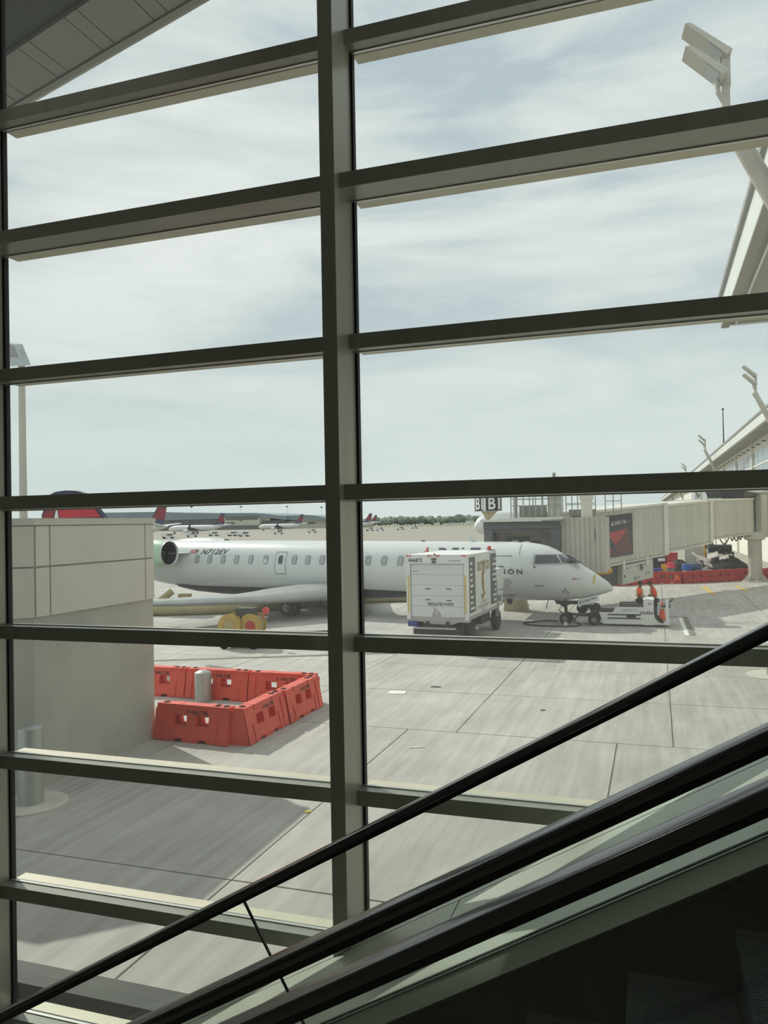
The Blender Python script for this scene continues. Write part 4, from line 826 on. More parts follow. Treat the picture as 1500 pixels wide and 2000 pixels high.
# cables, chocks, ducts
def cable(name, pts, r, mat, label, cat='cable', n=6):
    cu_ = []; P_ = [Vector(q) for q in pts]
    for i in range(len(P_) - 1):
        p0, p1, p2, p3 = P_[max(i - 1, 0)], P_[i], P_[i + 1], P_[min(i + 2, len(P_) - 1)]
        for k in range(6):
            t = k / 6; cu_.append(.5 * ((2 * p1) + (p2 - p0) * t + (2 * p0 - 5 * p1 + 4 * p2 - p3) * t * t + (3 * p1 - p0 - 3 * p2 + p3) * t ** 3))
    cu_.append(P_[-1]); b = MB(); b.tube(cu_, r, n); return tag(b.build(name, mat, smooth=True), label, cat)
pw = lambda s, o, z: tuple(PN + P(s, o, z))
cable('power_cable', [pw(-.92, .45, 1.1), pw(-.98, .55, .7), pw(-.7, .7, .25), (-3.3, 36.7, .05), (-3.9, 36.2, .03), (-5.2, 36.3, .03), (-5.9, 36.9, .03), (-5.3, 37.9, .03), (-4.5, 38.2, .03)], .035, 'tyre', 'black power cable hanging from the nose of the jet and looped on the ground')
cable('tow_bar', [pw(-.3, 0, .5), pw(-.9, .1, .42), (-2.7, 37.45, .42)], .04, 'gear_dark', 'dark tow bar linking the nose wheel and the tug', 'bar')
cable('hose', [(-13.0, 33.2, .05), (-14.2, 32.2, .05), (-15.6, 31.9, .05), (-17.5, 31.6, .05)], .06, 'tyre', 'dark hose lying on the apron between the hose reels and the mullion', 'hose')
cable('air_hose', [(-27.5, 36.4, .3), (-25.0, 37.0, .3), (-22.8, 38.0, .3), (-21, 39.3, .3), (-19.9, 41, .3), (-18.1, 42.9, .3), (-16.4, 44.9, .3), (-14.2, 46, .3), (-11, 47, .3), (-8.6, 46.8, .3), (-7.4, 45.5, .3)], .3, 'hose_tan', 'long tan air hose lying on the ground beneath the jet', 'hose', 12)
b = MB(); b.loft([[(-7.75 + dx, 42.0 + dy, .0) for dx, dy in ((0, 0), (1.25, 0), (1.25, .8), (0, .8))], [(-7.7 + dx, 42.0 + dy, .5) for dx, dy in ((0, 0), (1.1, 0), (1.1, .7), (0, .7))], [(-7.65 + dx, 42.0 + dy, 1.3) for dx, dy in ((0, 0), (.9, 0), (.9, .6), (0, .6))]]); tag(b.build('air_duct', 'canvas_tan', smooth=30), 'tan canvas air duct standing under the forward fuselage beyond the truck', 'duct')
b = MB(); b.prism([(-4.06, 36.62, 0), (-3.88, 36.62, 0), (-3.9, 36.62, .16), (-4.04, 36.62, .16)], (0, .15, 0)); tag(b.build('wheel_chock', 'white_ink'), 'small white chock in front of the nose wheel', 'chock')
b = MB(); b.tube([(-26.2, 36.5, .1), (-24.9, 37.2, 1.3)], .18, 8); b.bb(-24.8, -24.2, 37.6, 38.0, 0, 1.1); b.bb(-24.9, -24.4, 38, 38.3, 0, .5); tag(b.build('belt_loader', 'hose_tan'), 'tan sloping strut and base under the wing beside the concrete block', 'equipment')
# hose reel cart
rc = thing('hose_reel_cart', 'cart carrying two yellow hose reels in front of the wing', 'cart', (-15.45, 27.8, 0), R(8))
b = MB(); b.bb(-.75, .75, -.35, .35, .28, .36); b.tube([(-.7, -.3, .36), (-.7, -.3, 1.0)], .03, 6); b.tube([(.75, -.3, .36), (.75, -.3, 1.05)], .03, 6); b.tube([(0, -.3, .36), (0, -.3, 1.25)], .03, 6); b.build('frame', 'reel_yellow', rc)
for x, yy in ((-.42, 0), (.40, .12)):
    b = MB(); b.lathe([(.47, -.3), (.47, -.26), (.30, -.26), (.30, .26), (.47, .26), (.47, .3)], (x, yy, .88), 'Y', 28); r_ = b.build('reel', 'reel_yellow', rc, smooth=35)
    b = MB()
    for k in range(5): b.lathe([(.30, -.24 + k * .1), (.39, -.22 + k * .1), (.39, -.17 + k * .1), (.30, -.15 + k * .1)], (x, yy, .88), 'Y', 24, cap=False)
    b.build('coiled_hose', 'hose_tan', r_, smooth=35); b = MB(); b.lathe([(.2, -.32), (.2, -.29), (.05, -.29)], (x, yy, .88), 'Y', 20); b.build('hub', 'hose_tan' if x < 0 else 'barrier_red', r_)
b = MB(); b.bb(-.2, .5, -.1, .4, 1.25, 1.55); b.box((-.1, 0, 1.4), (.25, .25, .2)); b.build('motor', 'gear_dark', rc)
b = MB(); b.lathe([(.0, -.05), (.14, -.05), (.14, .05), (0, .05)], (.98, 0, 1.45), 'Y', 14); b.tube([(.75, -.1, 1.0), (.98, 0, 1.4)], .02, 6); b.build('red_valve', 'red_lamp', rc)
for x in (-.6, .6):
    for y in (-.36, .36): q = MB(); q.lathe([(.1, -.06), (.2, -.06), (.2, .06), (.1, .06)], (x, y, .2), 'Y', 16); q.build('wheel', 'tyre', rc)
# ================================================================== JET BRIDGE
TD = Vector((.4555, .8902, 0)); TN = Vector((.8902, -.4555, 0)); T0 = Vector((-4, 42, 0))
jb = thing('jet_bridge', 'long pale corrugated passenger bridge running from the jet to the round white pillar', 'jet bridge', T0)
def J(t, o, z): return TD * t + TN * o + Vector((0, 0, z))
def tunnel(t0, t1, o0, wd, zb, zt, name, rib):
    b = MB(); n = int((t1 - t0) / rib); d = (t1 - t0) / n; prof = []
    for k in range(n): a = t0 + k * d; prof += [(a, 0), (a + d * .42, 0), (a + d * .52, -.026), (a + d * .9, -.026)]
    prof.append((t1, 0)); 
    lo = [J(t, o0 + o, zb(t)) for t, o in prof]; hi = [J(t, o0 + o, zt(t)) for t, o in prof]; m_ = len(prof)
    b.add(lo + hi, [(i, i + 1, m_ + i + 1, m_ + i) for i in range(m_ - 1)])
    b.add([J(t0, o0 - .045, zb(t0)), J(t1, o0 - .045, zb(t1)), J(t1, o0 - wd, zb(t1)), J(t0, o0 - wd, zb(t0)), J(t0, o0 - .045, zt(t0)), J(t1, o0 - .045, zt(t1)), J(t1, o0 - wd, zt(t1)), J(t0, o0 - wd, zt(t0))], [(3, 2, 1, 0), (4, 5, 6, 7), (2, 3, 7, 6), (3, 0, 4, 7), (1, 2, 6, 5), (0, 1, 5, 4)])
    o = b.build(name, 'bridge_grey', jb)
    for (za, zc, mt, nm, oo) in ((zt, -.02, 'bridge_light', 'roof_edge', .05), (zb, -.16, 'bridge_grey', 'floor_beam', .03)):
        q = MB(); q.hexa([J(t0, o0 + oo, za(t0) + zc), J(t1, o0 + oo, za(t1) + zc), J(t1, o0 - wd, za(t1) + zc), J(t0, o0 - wd, za(t0) + zc)], [J(t0, o0 + oo, za(t0) + zc + .14), J(t1, o0 + oo, za(t1) + zc + .14), J(t1, o0 - wd, za(t1) + zc + .14), J(t0, o0 - wd, za(t0) + zc + .14)]); q.build(nm, mt, o)
    return o
za = lambda t: 2.24 + .0546 * (t - 1.94); zA = lambda t: 5.17 + .0545 * (t - 2.94)
zb2 = lambda t: 2.80 + .057 * (t - 10.37); zB = lambda t: 5.47 + .05 * (t - 10.3)
zc2 = lambda t: 3.39 + .0274 * (t - 17.04); zC = lambda t: 5.84 + .02 * (t - 16.95)
tA = tunnel(1.3, 10.05, 0, 2.9, za, zA, 'tunnel_section', .52)
tB = tunnel(9.5, 16.9, -.18, 2.6, zb2, zB, 'tunnel_section', .46)
tC = tunnel(16.5, 24.2, -.34, 2.3, zc2, zC, 'tunnel_section', .42)
def collar(t, w, o, zlo, zhi, nm='end_frame'):
    b = MB(); b.hexa([J(t, o, zlo), J(t + w, o, zlo), J(t + w, o - 3.0, zlo), J(t, o - 3.0, zlo)], [J(t, o, zhi), J(t + w, o, zhi), J(t + w, o - 3.0, zhi), J(t, o - 3.0, zhi)]); return b.build(nm, 'bridge_light', jb)
collar(9.6, .55, .08, za(10) - .12, zA(10) + .1); collar(16.4, .40, -.10, zb2(16.6) - .1, zB(16.6) + .12)
b = MB(); b.hexa([J(24.2, -.3, 3.7), J(24.45, -.3, 3.7), J(24.45, -2.6, 3.7), J(24.2, -2.6, 3.7)], [J(24.2, -.3, 6.1), J(24.45, -.3, 6.1), J(24.45, -2.6, 6.1), J(24.2, -2.6, 6.1)]); b.build('door_seal', 'bridge_dark', jb)
b = MB(); b.hexa([J(24.45, .1, 3.2), J(25.5, .1, 3.2), J(25.5, -2.8, 3.2), J(24.45, -2.8, 3.2)], [J(24.45, .1, 6.35), J(25.5, .1, 6.35), J(25.5, -2.8, 6.35), J(24.45, -2.8, 6.35)]); b.build('rotunda_frame', 'bridge_grey', jb)
b = MB(); c = J(27.6, -1.3, 0); b.lathe([(2.1, 3.2), (2.1, 6.45), (2.25, 6.45), (2.25, 6.6), (0, 6.7)], c, n=28); b.build('rotunda', 'bridge_grey', jb, smooth=40)
b = MB(); b.hexa([J(22.2, -.2, 6.12), J(25.6, -.2, 6.2), J(25.6, -2.8, 6.2), J(22.2, -2.8, 6.12)], [J(22.0, -.1, 6.6), J(25.6, -.1, 6.32), J(25.6, -2.9, 6.32), J(22.0, -2.9, 6.6)]); b.build('roof_hood', 'bridge_dark', jb)
b = MB(); b.hexa([J(21.7, 0, 6.58), J(23.4, 0, 6.6), J(23.4, -2.9, 6.6), J(21.7, -2.9, 6.58)], [J(21.7, 0, 6.74), J(23.6, 0, 6.76), J(23.6, -2.9, 6.76), J(21.7, -2.9, 6.74)]); b.build('roof_plate', 'bridge_light', jb)
pl_ = Vector((6.73, 63.64, 0)) - T0
b = MB(); b.lathe([(.47, .1), (.47, 3.2)], pl_, n=28); pil = b.build('support_pillar', 'mast_paint', jb, smooth=40)
b = MB(); b.lathe([(.47, 3.0), (.72, 3.1), (.72, 3.3), (.55, 3.35), (.5, 3.6)], pl_, n=28); b.build('pillar_cap', 'bridge_grey', pil, smooth=40)
b = MB(); b.lathe([(.95, 0), (.95, .08), (.5, .1)], pl_, n=28); b.build('base_plate', 'bridge_grey', pil)
for k in range(8): a = k * math.pi / 4; u = Vector((math.cos(a), math.sin(a), 0)); v = Vector((-u.y, u.x, 0)) * .02; b = MB(); b.prism([pl_ + u * .46 + Vector((0, 0, .08)) - v, pl_ + u * .86 + Vector((0, 0, .08)) - v, pl_ + u * .46 + Vector((0, 0, .6)) - v], v * 2); b.build('gusset', 'bridge_grey', pil)
for (t0, sag, t1) in ((18.6, .45, 20.2), (20.4, .3, 21.0), (21.0, .35, 21.8), (21.8, .3, 22.4)):
    b = MB(); b.tube([J(t0 + (t1 - t0) * k / 8, -.5, zc2(t0) - .1 - sag * math.sin(math.pi * k / 8)) for k in range(9)], .045, 6); b.build('hanging_cable', 'tyre', jb)
for t in (16.8, 17.3, 17.7): b = MB(); b.tube([J(t, -.6, 3.4), J(t, -.6, 2.65)], .07, 6); b.build('hanger', 'gear_dark', jb)
# poster
pq = [J(3.09, .05, 4.92), J(5.85, .05, 5.08), J(5.86, .05, 2.76), J(3.14, .05, 2.65)]
def PQ(u, v, off=0): return pq[0] * (1 - u) * (1 - v) + pq[1] * u * (1 - v) + pq[2] * u * v + pq[3] * (1 - u) * v + TN * off
b = MB(); b.prism([q - TN * .04 for q in pq], TN * .05); po = b.build('advert_panel', 'poster_navy', jb)
def PT(pts, mat, nm='red_shape', off=.012): b = MB(); b.prism([PQ(u, v, off) for u, v in pts], TN * .004); return b.build(nm, mat, po)
PT([(.0, .42), (.80, .36), (.30, .72)], 'poster_red'); PT([(.30, .72), (.80, .36), (.95, .95), (.05, .98), (.22, .88)], 'poster_red_dark', off=.010); PT([(0, .74), (.16, .84), (.03, .97), (0, .97)], 'poster_red'); PT([(.0, .60), (.36, .82), (.26, .90), (0, .72)], 'poster_navy', off=.017)
text_on('lettering', 'DELTA', PQ(.30, .235, .012), PQ(.75, .225) - PQ(.30, .235), PQ(.30, .15) - PQ(.30, .235), 'white_ink', po, 0, 1.25, off=.006)
PT([(.15, .24), (.26, .235), (.205, .19)], 'white_ink', 'emblem'); PT([(.165, .19), (.205, .145), (.245, .188), (.205, .175)], 'white_ink', 'emblem'); PT([(.83, .17), (.87, .168), (.87, .19), (.83, .192)], 'grey_ink', 'small_mark')
# machinery box, tank, lift column
def tb(t0, t1, o0, o1, z0, z1, z2, z3): b = MB(); b.hexa([J(t0, o0, z0), J(t1, o0, z1), J(t1, o1, z1), J(t0, o1, z0)], [J(t0, o0, z2), J(t1, o0, z3), J(t1, o1, z3), J(t0, o1, z2)]); return b
un = tb(4.7, 8.2, .02, -2.0, 1.10, 1.29, 2.15, 2.36).build('machinery_box', 'unit_grey', jb)
tb(3.2, 4.68, -.3, -2.0, 1.0, 1.05, 2.1, 2.15).build('machinery_bay', 'bridge_dark', jb)
for (t, z, w, h_) in ((5.2, 1.98, .2, .06), (6.8, 2.0, .38, .3), (6.8, 1.82, .34, .05), (6.1, 1.42, .26, .07), (6.1, 1.32, .26, .05), (4.9, 1.55, .16, .14), (7.6, 1.62, .22, .06), (6.35, 2.05, .06, .16), (7.25, 2.1, .06, .16), (6.5, 1.40, .06, .14), (7.3, 1.55, .06, .16)):
    tb(t - w / 2, t + w / 2, .022, .035, z - h_ / 2, z - h_ / 2, z + h_ / 2, z + h_ / 2).build('vent' if w > .3 else 'latch', 'bridge_dark', un)
for t in (4.75, 7.4): tb(t, t + .22, .05, -.2, za(t) - .45, za(t) - .45, za(t) + .05, za(t) + .05).build('hanger_bracket', 'bridge_light', jb)
b = MB(); b.loft([[J(t, -.1, 1.95) + TN * (r * math.cos(a)) + Vector((0, 0, r * math.sin(a))) for a in [2 * math.pi * k / 14 for k in range(14)]] for t, r in ((1.95, .12), (2.0, .2), (3.5, .2), (3.6, .12))]); b.build('air_tank', 'yellow_paint', jb, smooth=40)
cab = MB(); cab.bb(-4.28, -.52, -2.02, -2.0 + 3.2, 2.1, 2.3); cab.bb(-4.28, -.52, -.9, -.8, 2.3, 4.5); cab.bb(-4.3, -4.2, -2.0, 1.2, 2.1, 4.6); cab.build('cab_shell', 'cab_inner', jb)
b = MB(); b.bb(-4.32, -.5, -2.05, -1.9, 4.36, 4.72); b.build('canopy_front', 'canopy_dark', jb)
b = MB(); b.bb(-4.30, -3.88, -2.02, -.9, 2.2, 4.4); b.build('canopy_side', 'canopy_dark', jb)
b = MB(); b.bb(-.95, -.5, -2.02, -.9, 2.2, 4.4); b.build('canopy_side', 'canopy_dark', jb)
b = MB(); b.bb(-4.2, -.9, -1.95, -1.85, 4.2, 4.38); b.build('canopy_lip', 'canopy_dark', jb)
b = MB(); b.bb(-3.35, -2.15, -.95, -.89, 2.3, 3.95); dr = b.build('cab_doorway', 'bridge_window', jb)
b = MB(); b.bb(-3.05, -2.72, -1.02, -.95, 3.4, 3.75); b.build('notice', 'white_ink', dr)
b = MB(); b.loft([[(-1.95 + x, -.94 + y, 3.5 + z) for x, z in ((-.34, -.2), (-.3, -.24), (.3, -.24), (.34, -.2), (.34, .2), (.3, .24), (-.3, .24), (-.34, .2))] for y in (0, .06)]); b.build('cab_window', 'bridge_window', jb)
b = MB(); b.hexa([(-4.45, -2.2, 4.72), (-.35, -2.2, 4.80), (-.3, 1.4, 4.80), (-4.45, 1.4, 4.72)], [(-4.45, -2.2, 4.84), (-.35, -2.2, 4.93), (-.3, 1.4, 4.93), (-4.45, 1.4, 4.84)]); b.build('cab_roof', 'bridge_light', jb)
# ribbed connector between cab and tunnel
n = 9; b = MB(); prof = []
for k in range(n): a = -.48 + k * .24; prof += [(a, 0), (a + .13, 0), (a + .16, .05), (a + .21, .05)]
lo = [(x, -1.75 + y, 2.15) for x, y in prof]; hi = [(x, -1.75 + y, 4.86 + .03 * k / len(prof)) for k, (x, y) in enumerate(prof)]; m_ = len(prof); b.add(lo + hi, [(i, i + 1, m_ + i + 1, m_ + i) for i in range(m_ - 1)])
b.bb(-.48, 1.65, -1.69, 1.6, 2.15, 4.88); b.build('rotating_section', 'bridge_grey', jb)
b = MB(); b.bb(.42, .95, -.86, -.36, .5, 6.1); b.bb(.36, 1.0, -.9, -.3, 5.75, 6.0); lc = b.build('lift_column', 'bridge_light', jb)
b = MB(); b.bb(.2, 1.15, -.9, -.1, .3, .5); b.build('bogie', 'gear_dark', jb)
for x in (.35, 1.0): q = MB(); q.lathe([(.1, -.12), (.26, -.12), (.28, 0), (.26, .12), (.1, .12)], (x, -.5, .28), 'Y', 18); q.build('wheel', 'tyre', jb, smooth=40)
b = MB(); b.tube([(1.15, -1.78, 4.1), (1.18, -1.82, 3.9), (1.12, -1.8, 3.75)], .02, 5); b.tube([(1.15, -1.78, 4.3), (1.15, -1.8, 4.1)], .015, 5); b.build('hook', 'bridge_dark', jb)
# guard rails and plant on the cab roof
def rails(x0, x1, y, n, z0=4.9, z1=6.2, mid=(5.55, 5.9)):
    for k in range(n):
        x = x0 + (x1 - x0) * k / (n - 1); q = MB(); q.bb(x - .025, x + .025, y - .025, y + .025, z0, z1); q.build('rail_post', 'galvanised', jb)
    for z in mid + (z1,): q = MB(); q.bb(x0, x1, y - .02, y + .02, z - .02, z + .02); q.build('guard_rail', 'galvanised', jb)
rails(-3.3, -.7, .3, 9); rails(-3.3, -.7, 1.2, 6); rails(-.5, 1.0, 1.0, 6, 5.0, 6.6, (5.55, 5.62)); rails(1.5, 2.3, 1.0, 3, 5.1, 6.6, (5.7,))
b = MB(); b.bb(-2.9, -1.5, .5, 1.0, 4.93, 5.55); b.build('roof_plant', 'roof_metal', jb)
b = MB(); b.bb(-1.35, -.7, .35, .8, 4.93, 6.6); b.build('roof_cabinet', 'unit_grey', jb)
b = MB(); b.bb(-.4, 1.0, 1.3, 1.6, 4.95, 5.3); b.build('roof_walkway', 'roof_metal', jb)
b = MB(); b.tube([(-1.05, .6, 6.6), (-1.05, .6, 7.25)], .09, 8); b.tube([(-.85, .6, 6.6), (-.85, .6, 7.05)], .06, 8); b.tube([(-3.1, .6, 4.9), (-3.1, .6, 6.6)], .06, 8); b.build('vent_stack', 'roof_metal', jb)
# gate sign
gs = thing('gate_sign', 'two-sided dark gate sign reading B1 on a tan bracket over the cab', 'sign', (-8.2, 40.3, 0))
b = MB(); b.tube([(.0, .2, 2.2), (.0, .2, 5.2)], .06, 8); b.prism([(-.34, .2, 5.28), (.52, .2, 5.28), (.08, .2, 4.85), (-.08, .2, 4.85)], (0, .12, 0)); b.tube([(0, .2, 2.3), (.4, .8, 2.25)], .06, 8); b.build('bracket', 'tan_steel', gs)
A, Bv, Cv = Vector((-.72, .5, 0)), Vector((-.14, -.1, 0)), Vector((.74, .22, 0))
b = MB(); b.prism([q + Vector((0, 0, 5.29)) for q in (A, Bv, Cv)], (0, 0, .82)); b.build('sign_box', 'sign_dark', gs)
def edge(p0, p1): b = MB(); b.tube([p0, p1], .03, 5); b.build('sign_frame', 'white_ink', gs)
for q in (A, Bv, Cv): edge(q + Vector((0, 0, 5.29)), q + Vector((0, 0, 6.11)))
b = MB(); d_ = (Cv - Bv).normalized(); b.prism([Bv + Vector((0, -.02, 5.3)), Bv + d_ * .12 + Vector((0, -.02, 5.3)), Bv + d_ * .12 + Vector((0, -.02, 6.1)), Bv + Vector((0, -.02, 6.1))], (0, -.01, 0)); b.build('sign_frame', 'white_ink', gs)
for (a, c, u0, u1) in ((A, Bv, .14, .92), (Bv, Cv, .26, .9)):
    d = c - a; text_on('lettering', 'B1', a + d * u0 + Vector((0, 0, 5.37)), d * (u1 - u0), (0, 0, .62), 'white_ink', gs, 0, 1.0, off=.02)
# ================================================================== SCRAP YARD behind the red barriers
def drum(x, y, r, h_, mat, lab):
    t = thing('drum', lab, 'barrel', (x, y, 0)); b = MB(); b.lathe([(r * .97, 0), (r, .03), (r, h_ * .33), (r * 1.03, h_ * .35), (r, h_ * .37), (r, h_ * .66), (r * 1.03, h_ * .68), (r, h_ * .7), (r, h_ - .02), (r * .96, h_)], n=24); b.build('shell', mat, t, smooth=40)
    b = MB(); b.lathe([(r * .9, h_ - .02), (r * .9, h_ + .005), (0, h_ + .005)], n=24); b.build('lid', mat, t); return t
d1 = drum(2.15, 65.5, .38, 1.18, 'drum_blue', 'bright blue drum with a white label behind the red barriers'); b = MB(); b.bb(-.32, -.12, -.395, -.30, .5, .72); b.build('label', 'white_ink', d1)
drum(2.85, 65.9, .36, 1.18, 'drum_navy', 'faded blue-grey drum beside the bright blue one')
bn = thing('waste_bin', 'grey waste bin with a pinkish red lid behind the red barriers', 'bin', (.98, 65.0, 0)); b = MB(); b.lathe([(.24, 0), (.33, .92)], n=20); b.build('body', 'bin_grey', bn, smooth=40); b = MB(); b.lathe([(.36, .92), (.36, 1.0), (.29, 1.05), (.27, 1.3), (0, 1.32)], n=20); b.build('lid', 'bin_lid', bn, smooth=40)
tt = thing('tote', 'blue open tote on the ground next to the machinery box', 'container', (-.02, 64.5, 0)); b = MB(); b.loft([[(x * w_, y * w_ * .8, z) for x, y in ((-1, -1), (1, -1), (1, 1), (-1, 1))] for w_, z in ((.27, 0), (.34, .85))]); b.build('body', 'tote_blue', tt); b = MB(); b.bb(-.37, .37, -.3, .3, .82, .9); b.build('rim', 'tote_blue', tt)
b = MB(); b.bb(-.5, .5, -.3, .3, 0, 1.25); b.bb(-.52, .52, -.32, .32, 1.25, 1.3); t = tag(b.build('crate', 'truck_dark', loc=(.0, 66.0, 0)), 'black crate standing behind the blue tote', 'crate')
bb_ = thing('container', 'navy container with a white sign panel on top of the black crate', 'container', (.15, 66.0, 1.3)); b = MB(); b.bb(-.55, .55, -.28, .28, 0, .42); b.build('body', 'navy', bb_); b = MB(); b.bb(-.1, .42, -.3, -.28, .1, .32); b.build('sign_panel', 'white_ink', bb_)
b = MB(); b.bb(-.8, .8, -.4, .4, 0, 1.85); b.bb(-.84, .84, -.45, .45, 1.8, 1.88); tag(b.build('skip', 'barrier_red', loc=(.78, 70.0, 0)), 'red skip standing beyond the bins', 'skip')
b = MB(); b.bb(-.75, .75, -.4, .4, 0, 2.35); b.bb(-.77, .77, -.42, .42, 2.3, 2.38); tag(b.build('cabinet', 'unit_grey', loc=(2.9, 70.5, 0)), 'grey steel cabinet beside the red skip', 'cabinet')
b = MB(); b.bb(-.2, .2, -.2, .2, 0, .06); b.tube([(-.15, -.15, .05), (0, 0, 1.0)], .03, 6); b.tube([(.15, -.15, .05), (0, 0, 1.0)], .03, 6); b.tube([(0, .15, .05), (0, 0, 1.0)], .03, 6); b.bb(-.2, .2, -.15, .15, .75, 1.2); b.tube([(.05, 0, .1), (.05, 0, .7)], .08, 8); tag(b.build('jack_stand', 'yellow_paint', loc=(.45, 64.6, 0)), 'yellow tripod jack between the tote and the red-lidded bin', 'jack')
hp = MB(); rr_ = random.Random(3)
hp.lathe([(2.1, 0), (1.9, .5), (1.5, 1.0), (.9, 1.45), (.3, 1.7), (0, 1.72)], (5.1, 68.3, 0), n=18)
for k in range(150):
    a = rr_.uniform(0, 6.28); r0 = rr_.uniform(.2, 1.9); x, y = 5.1 + r0 * math.cos(a), 68.3 + r0 * math.sin(a) * .9; z = 1.75 * (1 - (r0 / 2.15) ** 1.6); th = rr_.uniform(-.6, .6); l_ = rr_.uniform(.5, 1.3)
    hp.tube([(x - l_ * .5 * math.cos(th), y - .2, max(.03, z - .12)), (x, y - .25, z + rr_.uniform(.02, .12)), (x + l_ * .5 * math.cos(th), y - .2, max(.03, z - .25))], rr_.uniform(.02, .05), 5)
hpo = hp.build('scrap_heap', 'scrap_dark'); hpo['kind'] = 'stuff'; hpo['label'] = 'heap of dark tangled cable scrap behind the red barriers'
sheets = [(3.45, 67.0, 1.45, 20, .9, .35), (3.1, 67.2, 1.15, 55, .7, .3), (4.1, 67.0, 1.75, -12, .8, .4), (4.9, 67.0, 1.6, -8, .7, .3), (3.7, 66.6, 1.05, 30, .7, .28), (2.9, 67.6, 1.7, 35, .8, .25), (4.1, 66.2, .5, 5, 1.2, .3), (3.3, 66.3, .55, -30, 1.0, .5)]
sl_lab = ['white bent sheet high on the scrap', 'white bent sheet low beside the drums', 'long white sheet on the ridge of the scrap', 'crumpled white sheet over the cable heap', 'white sheet halfway down the scrap', 'pale sheet leaning at the back of the scrap', 'flat white sheet lying just above the barriers', 'grey-green sheet leaning by the drums']
mound = MB(); mound.lathe([(1.3, 0), (1.1, .5), (.6, 1.1), (.2, 1.45), (0, 1.5)], (3.5, 67.9, 0), n=14)
for k in range(60): a = rr_.uniform(0, 6.28); r0 = rr_.uniform(.1, 1.1); mound.box((3.5 + r0 * math.cos(a), 67.9 + r0 * math.sin(a), 1.45 * (1 - r0 / 1.25) + .05), (rr_.uniform(.15, .5), rr_.uniform(.1, .3), rr_.uniform(.03, .1)), Matrix.Rotation(rr_.uniform(0, 3), 3, 'Z') @ Matrix.Rotation(rr_.uniform(-.6, .6), 3, 'X'))
mound.lathe([(1.1, 0), (1.0, .6), (.7, 1.1), (.2, 1.4), (0, 1.42)], (1.6, 67.6, 0), n=12)
for k in range(40): a = rr_.uniform(0, 6.28); r0 = rr_.uniform(.1, .9); mound.box((1.75 + r0 * math.cos(a), 67.5 + r0 * math.sin(a), 1.45 * (1 - r0 * .8)), (rr_.uniform(.1, .4), rr_.uniform(.1, .3), rr_.uniform(.03, .2)), Matrix.Rotation(rr_.uniform(0, 3), 3, 'Z') @ Matrix.Rotation(rr_.uniform(-.8, .8), 3, 'X'))
mo_ = mound.build('rubble', 'scrap_dark'); mo_['kind'] = 'stuff'; mo_['label'] = 'mixed dark rubble between the drums and the cable heap'
for k, (x, y, z, an, l_, w_) in enumerate(sheets):
    b = MB(); m_ = Matrix.Rotation(R(an), 3, 'Y'); pts = []
    prof = [(-l_ / 2, 0), (-l_ * .2, .06), (.05, 0), (l_ * .3, .08), (l_ / 2, .02)]
    b.prism([m_ @ Vector((px_, 0, pz)) + Vector((0, -w_ * .4, -w_ * .5)) for px_, pz in prof] + [m_ @ Vector((px_, 0, pz)) + Vector((0, w_ * .4, w_ * .5)) for px_, pz in prof[::-1]], (0, -.02, .015))
    tag(b.build('scrap_sheet', 'scrap_white' if k != 7 else 'bin_grey', loc=(x, y, z)), sl_lab[k], 'scrap')
rk = thing('storage_rack', 'rack with a rolled black mat on top behind the scrap', 'rack', (4.75, 70.0, 0)); b = MB()
b.bb(-1.0, 1.1, -.35, .35, 1.75, 1.9); b.build('shelf', 'truck_dark', rk)
for x in (-.95, 1.05):
    for y in (-.3, .3): q = MB(); q.bb(x - .04, x + .04, y - .04, y + .04, 0, 1.75); q.build('leg', 'truck_dark', rk)
q = MB(); q.lathe([(.0, -.95), (.28, -.95), (.31, -.9), (.31, .85), (.28, .95), (0, .95)], (4.75, 70.0, 2.2), 'X', 16); tag(q.build('mat_roll', 'scrap_dark', smooth=40), 'thick roll of black matting lying on the rack', 'roll')
for (x, mt, nm, lab) in ((3.65, 'yellow_paint', 'post', 'short yellow post stored beside the rack'), (3.85, 'white_ink', 'post', 'short white post stored beside the rack')):
    q = MB(); q.lathe([(.14, 0), (.14, .04), (.075, .06), (.075, 2.7), (0, 2.72)], (x, 69.5, 0), n=12); tag(q.build(nm, mt, smooth=40), lab, 'post')
sf = thing('safety_flag', 'small orange flag on a leaning stick at the foot of the red barriers', 'flag', (.96, 59.84, 0)); b = MB(); b.tube([(0, 0, 0), (.32, 0, .78)], .012, 5); b.build('stick', 'tan_steel', sf); b = MB(); b.prism([(.30, 0, .78), (.22, 0, .42), (.58, 0, .36)], (0, .015, 0)); b.build('cloth', 'cone_orange', sf)
# ================================================================== TERMINAL CONCOURSE on the right
cc = thing('terminal_concourse', 'long white concourse with a deep overhanging roof and glazed upper storey running into the distance', 'building', (9.2, 48, 0))
def CX(Y): return 9.15 - .019 * (Y - 65)
def CP(x, Y, z): return (CX(Y) + x - 9.2, Y - 48, z)
def cbox(nm, x0, x1, y0, y1, z0, z1, mat, parent=None):
    b = MB(); b.hexa([CP(x0, y0, z0), CP(x1, y0, z0), CP(x1, y1, z0), CP(x0, y1, z0)], [CP(x0, y0, z1), CP(x1, y0, z1), CP(x1, y1, z1), CP(x0, y1, z1)]); return b.build(nm, mat, parent or cc)
cbox('fascia', 0, .25, 48, 430, 12.95, 13.85, 'fascia'); cbox('roof_slab', -.12, 12, 48, 430, 13.85, 14.05, 'roof_metal'); cbox('soffit', .25, 3, 48, 430, 13.0, 13.1, 'soffit_grey')
for Y in range(56, 300, 9): cbox('soffit_joint', .2, 2.0, Y, Y + .06, 12.96, 13.0, 'fascia')
wl = cbox('wall', 2.0, 12, 48, 430, 0, 13.0, 'facade_white')
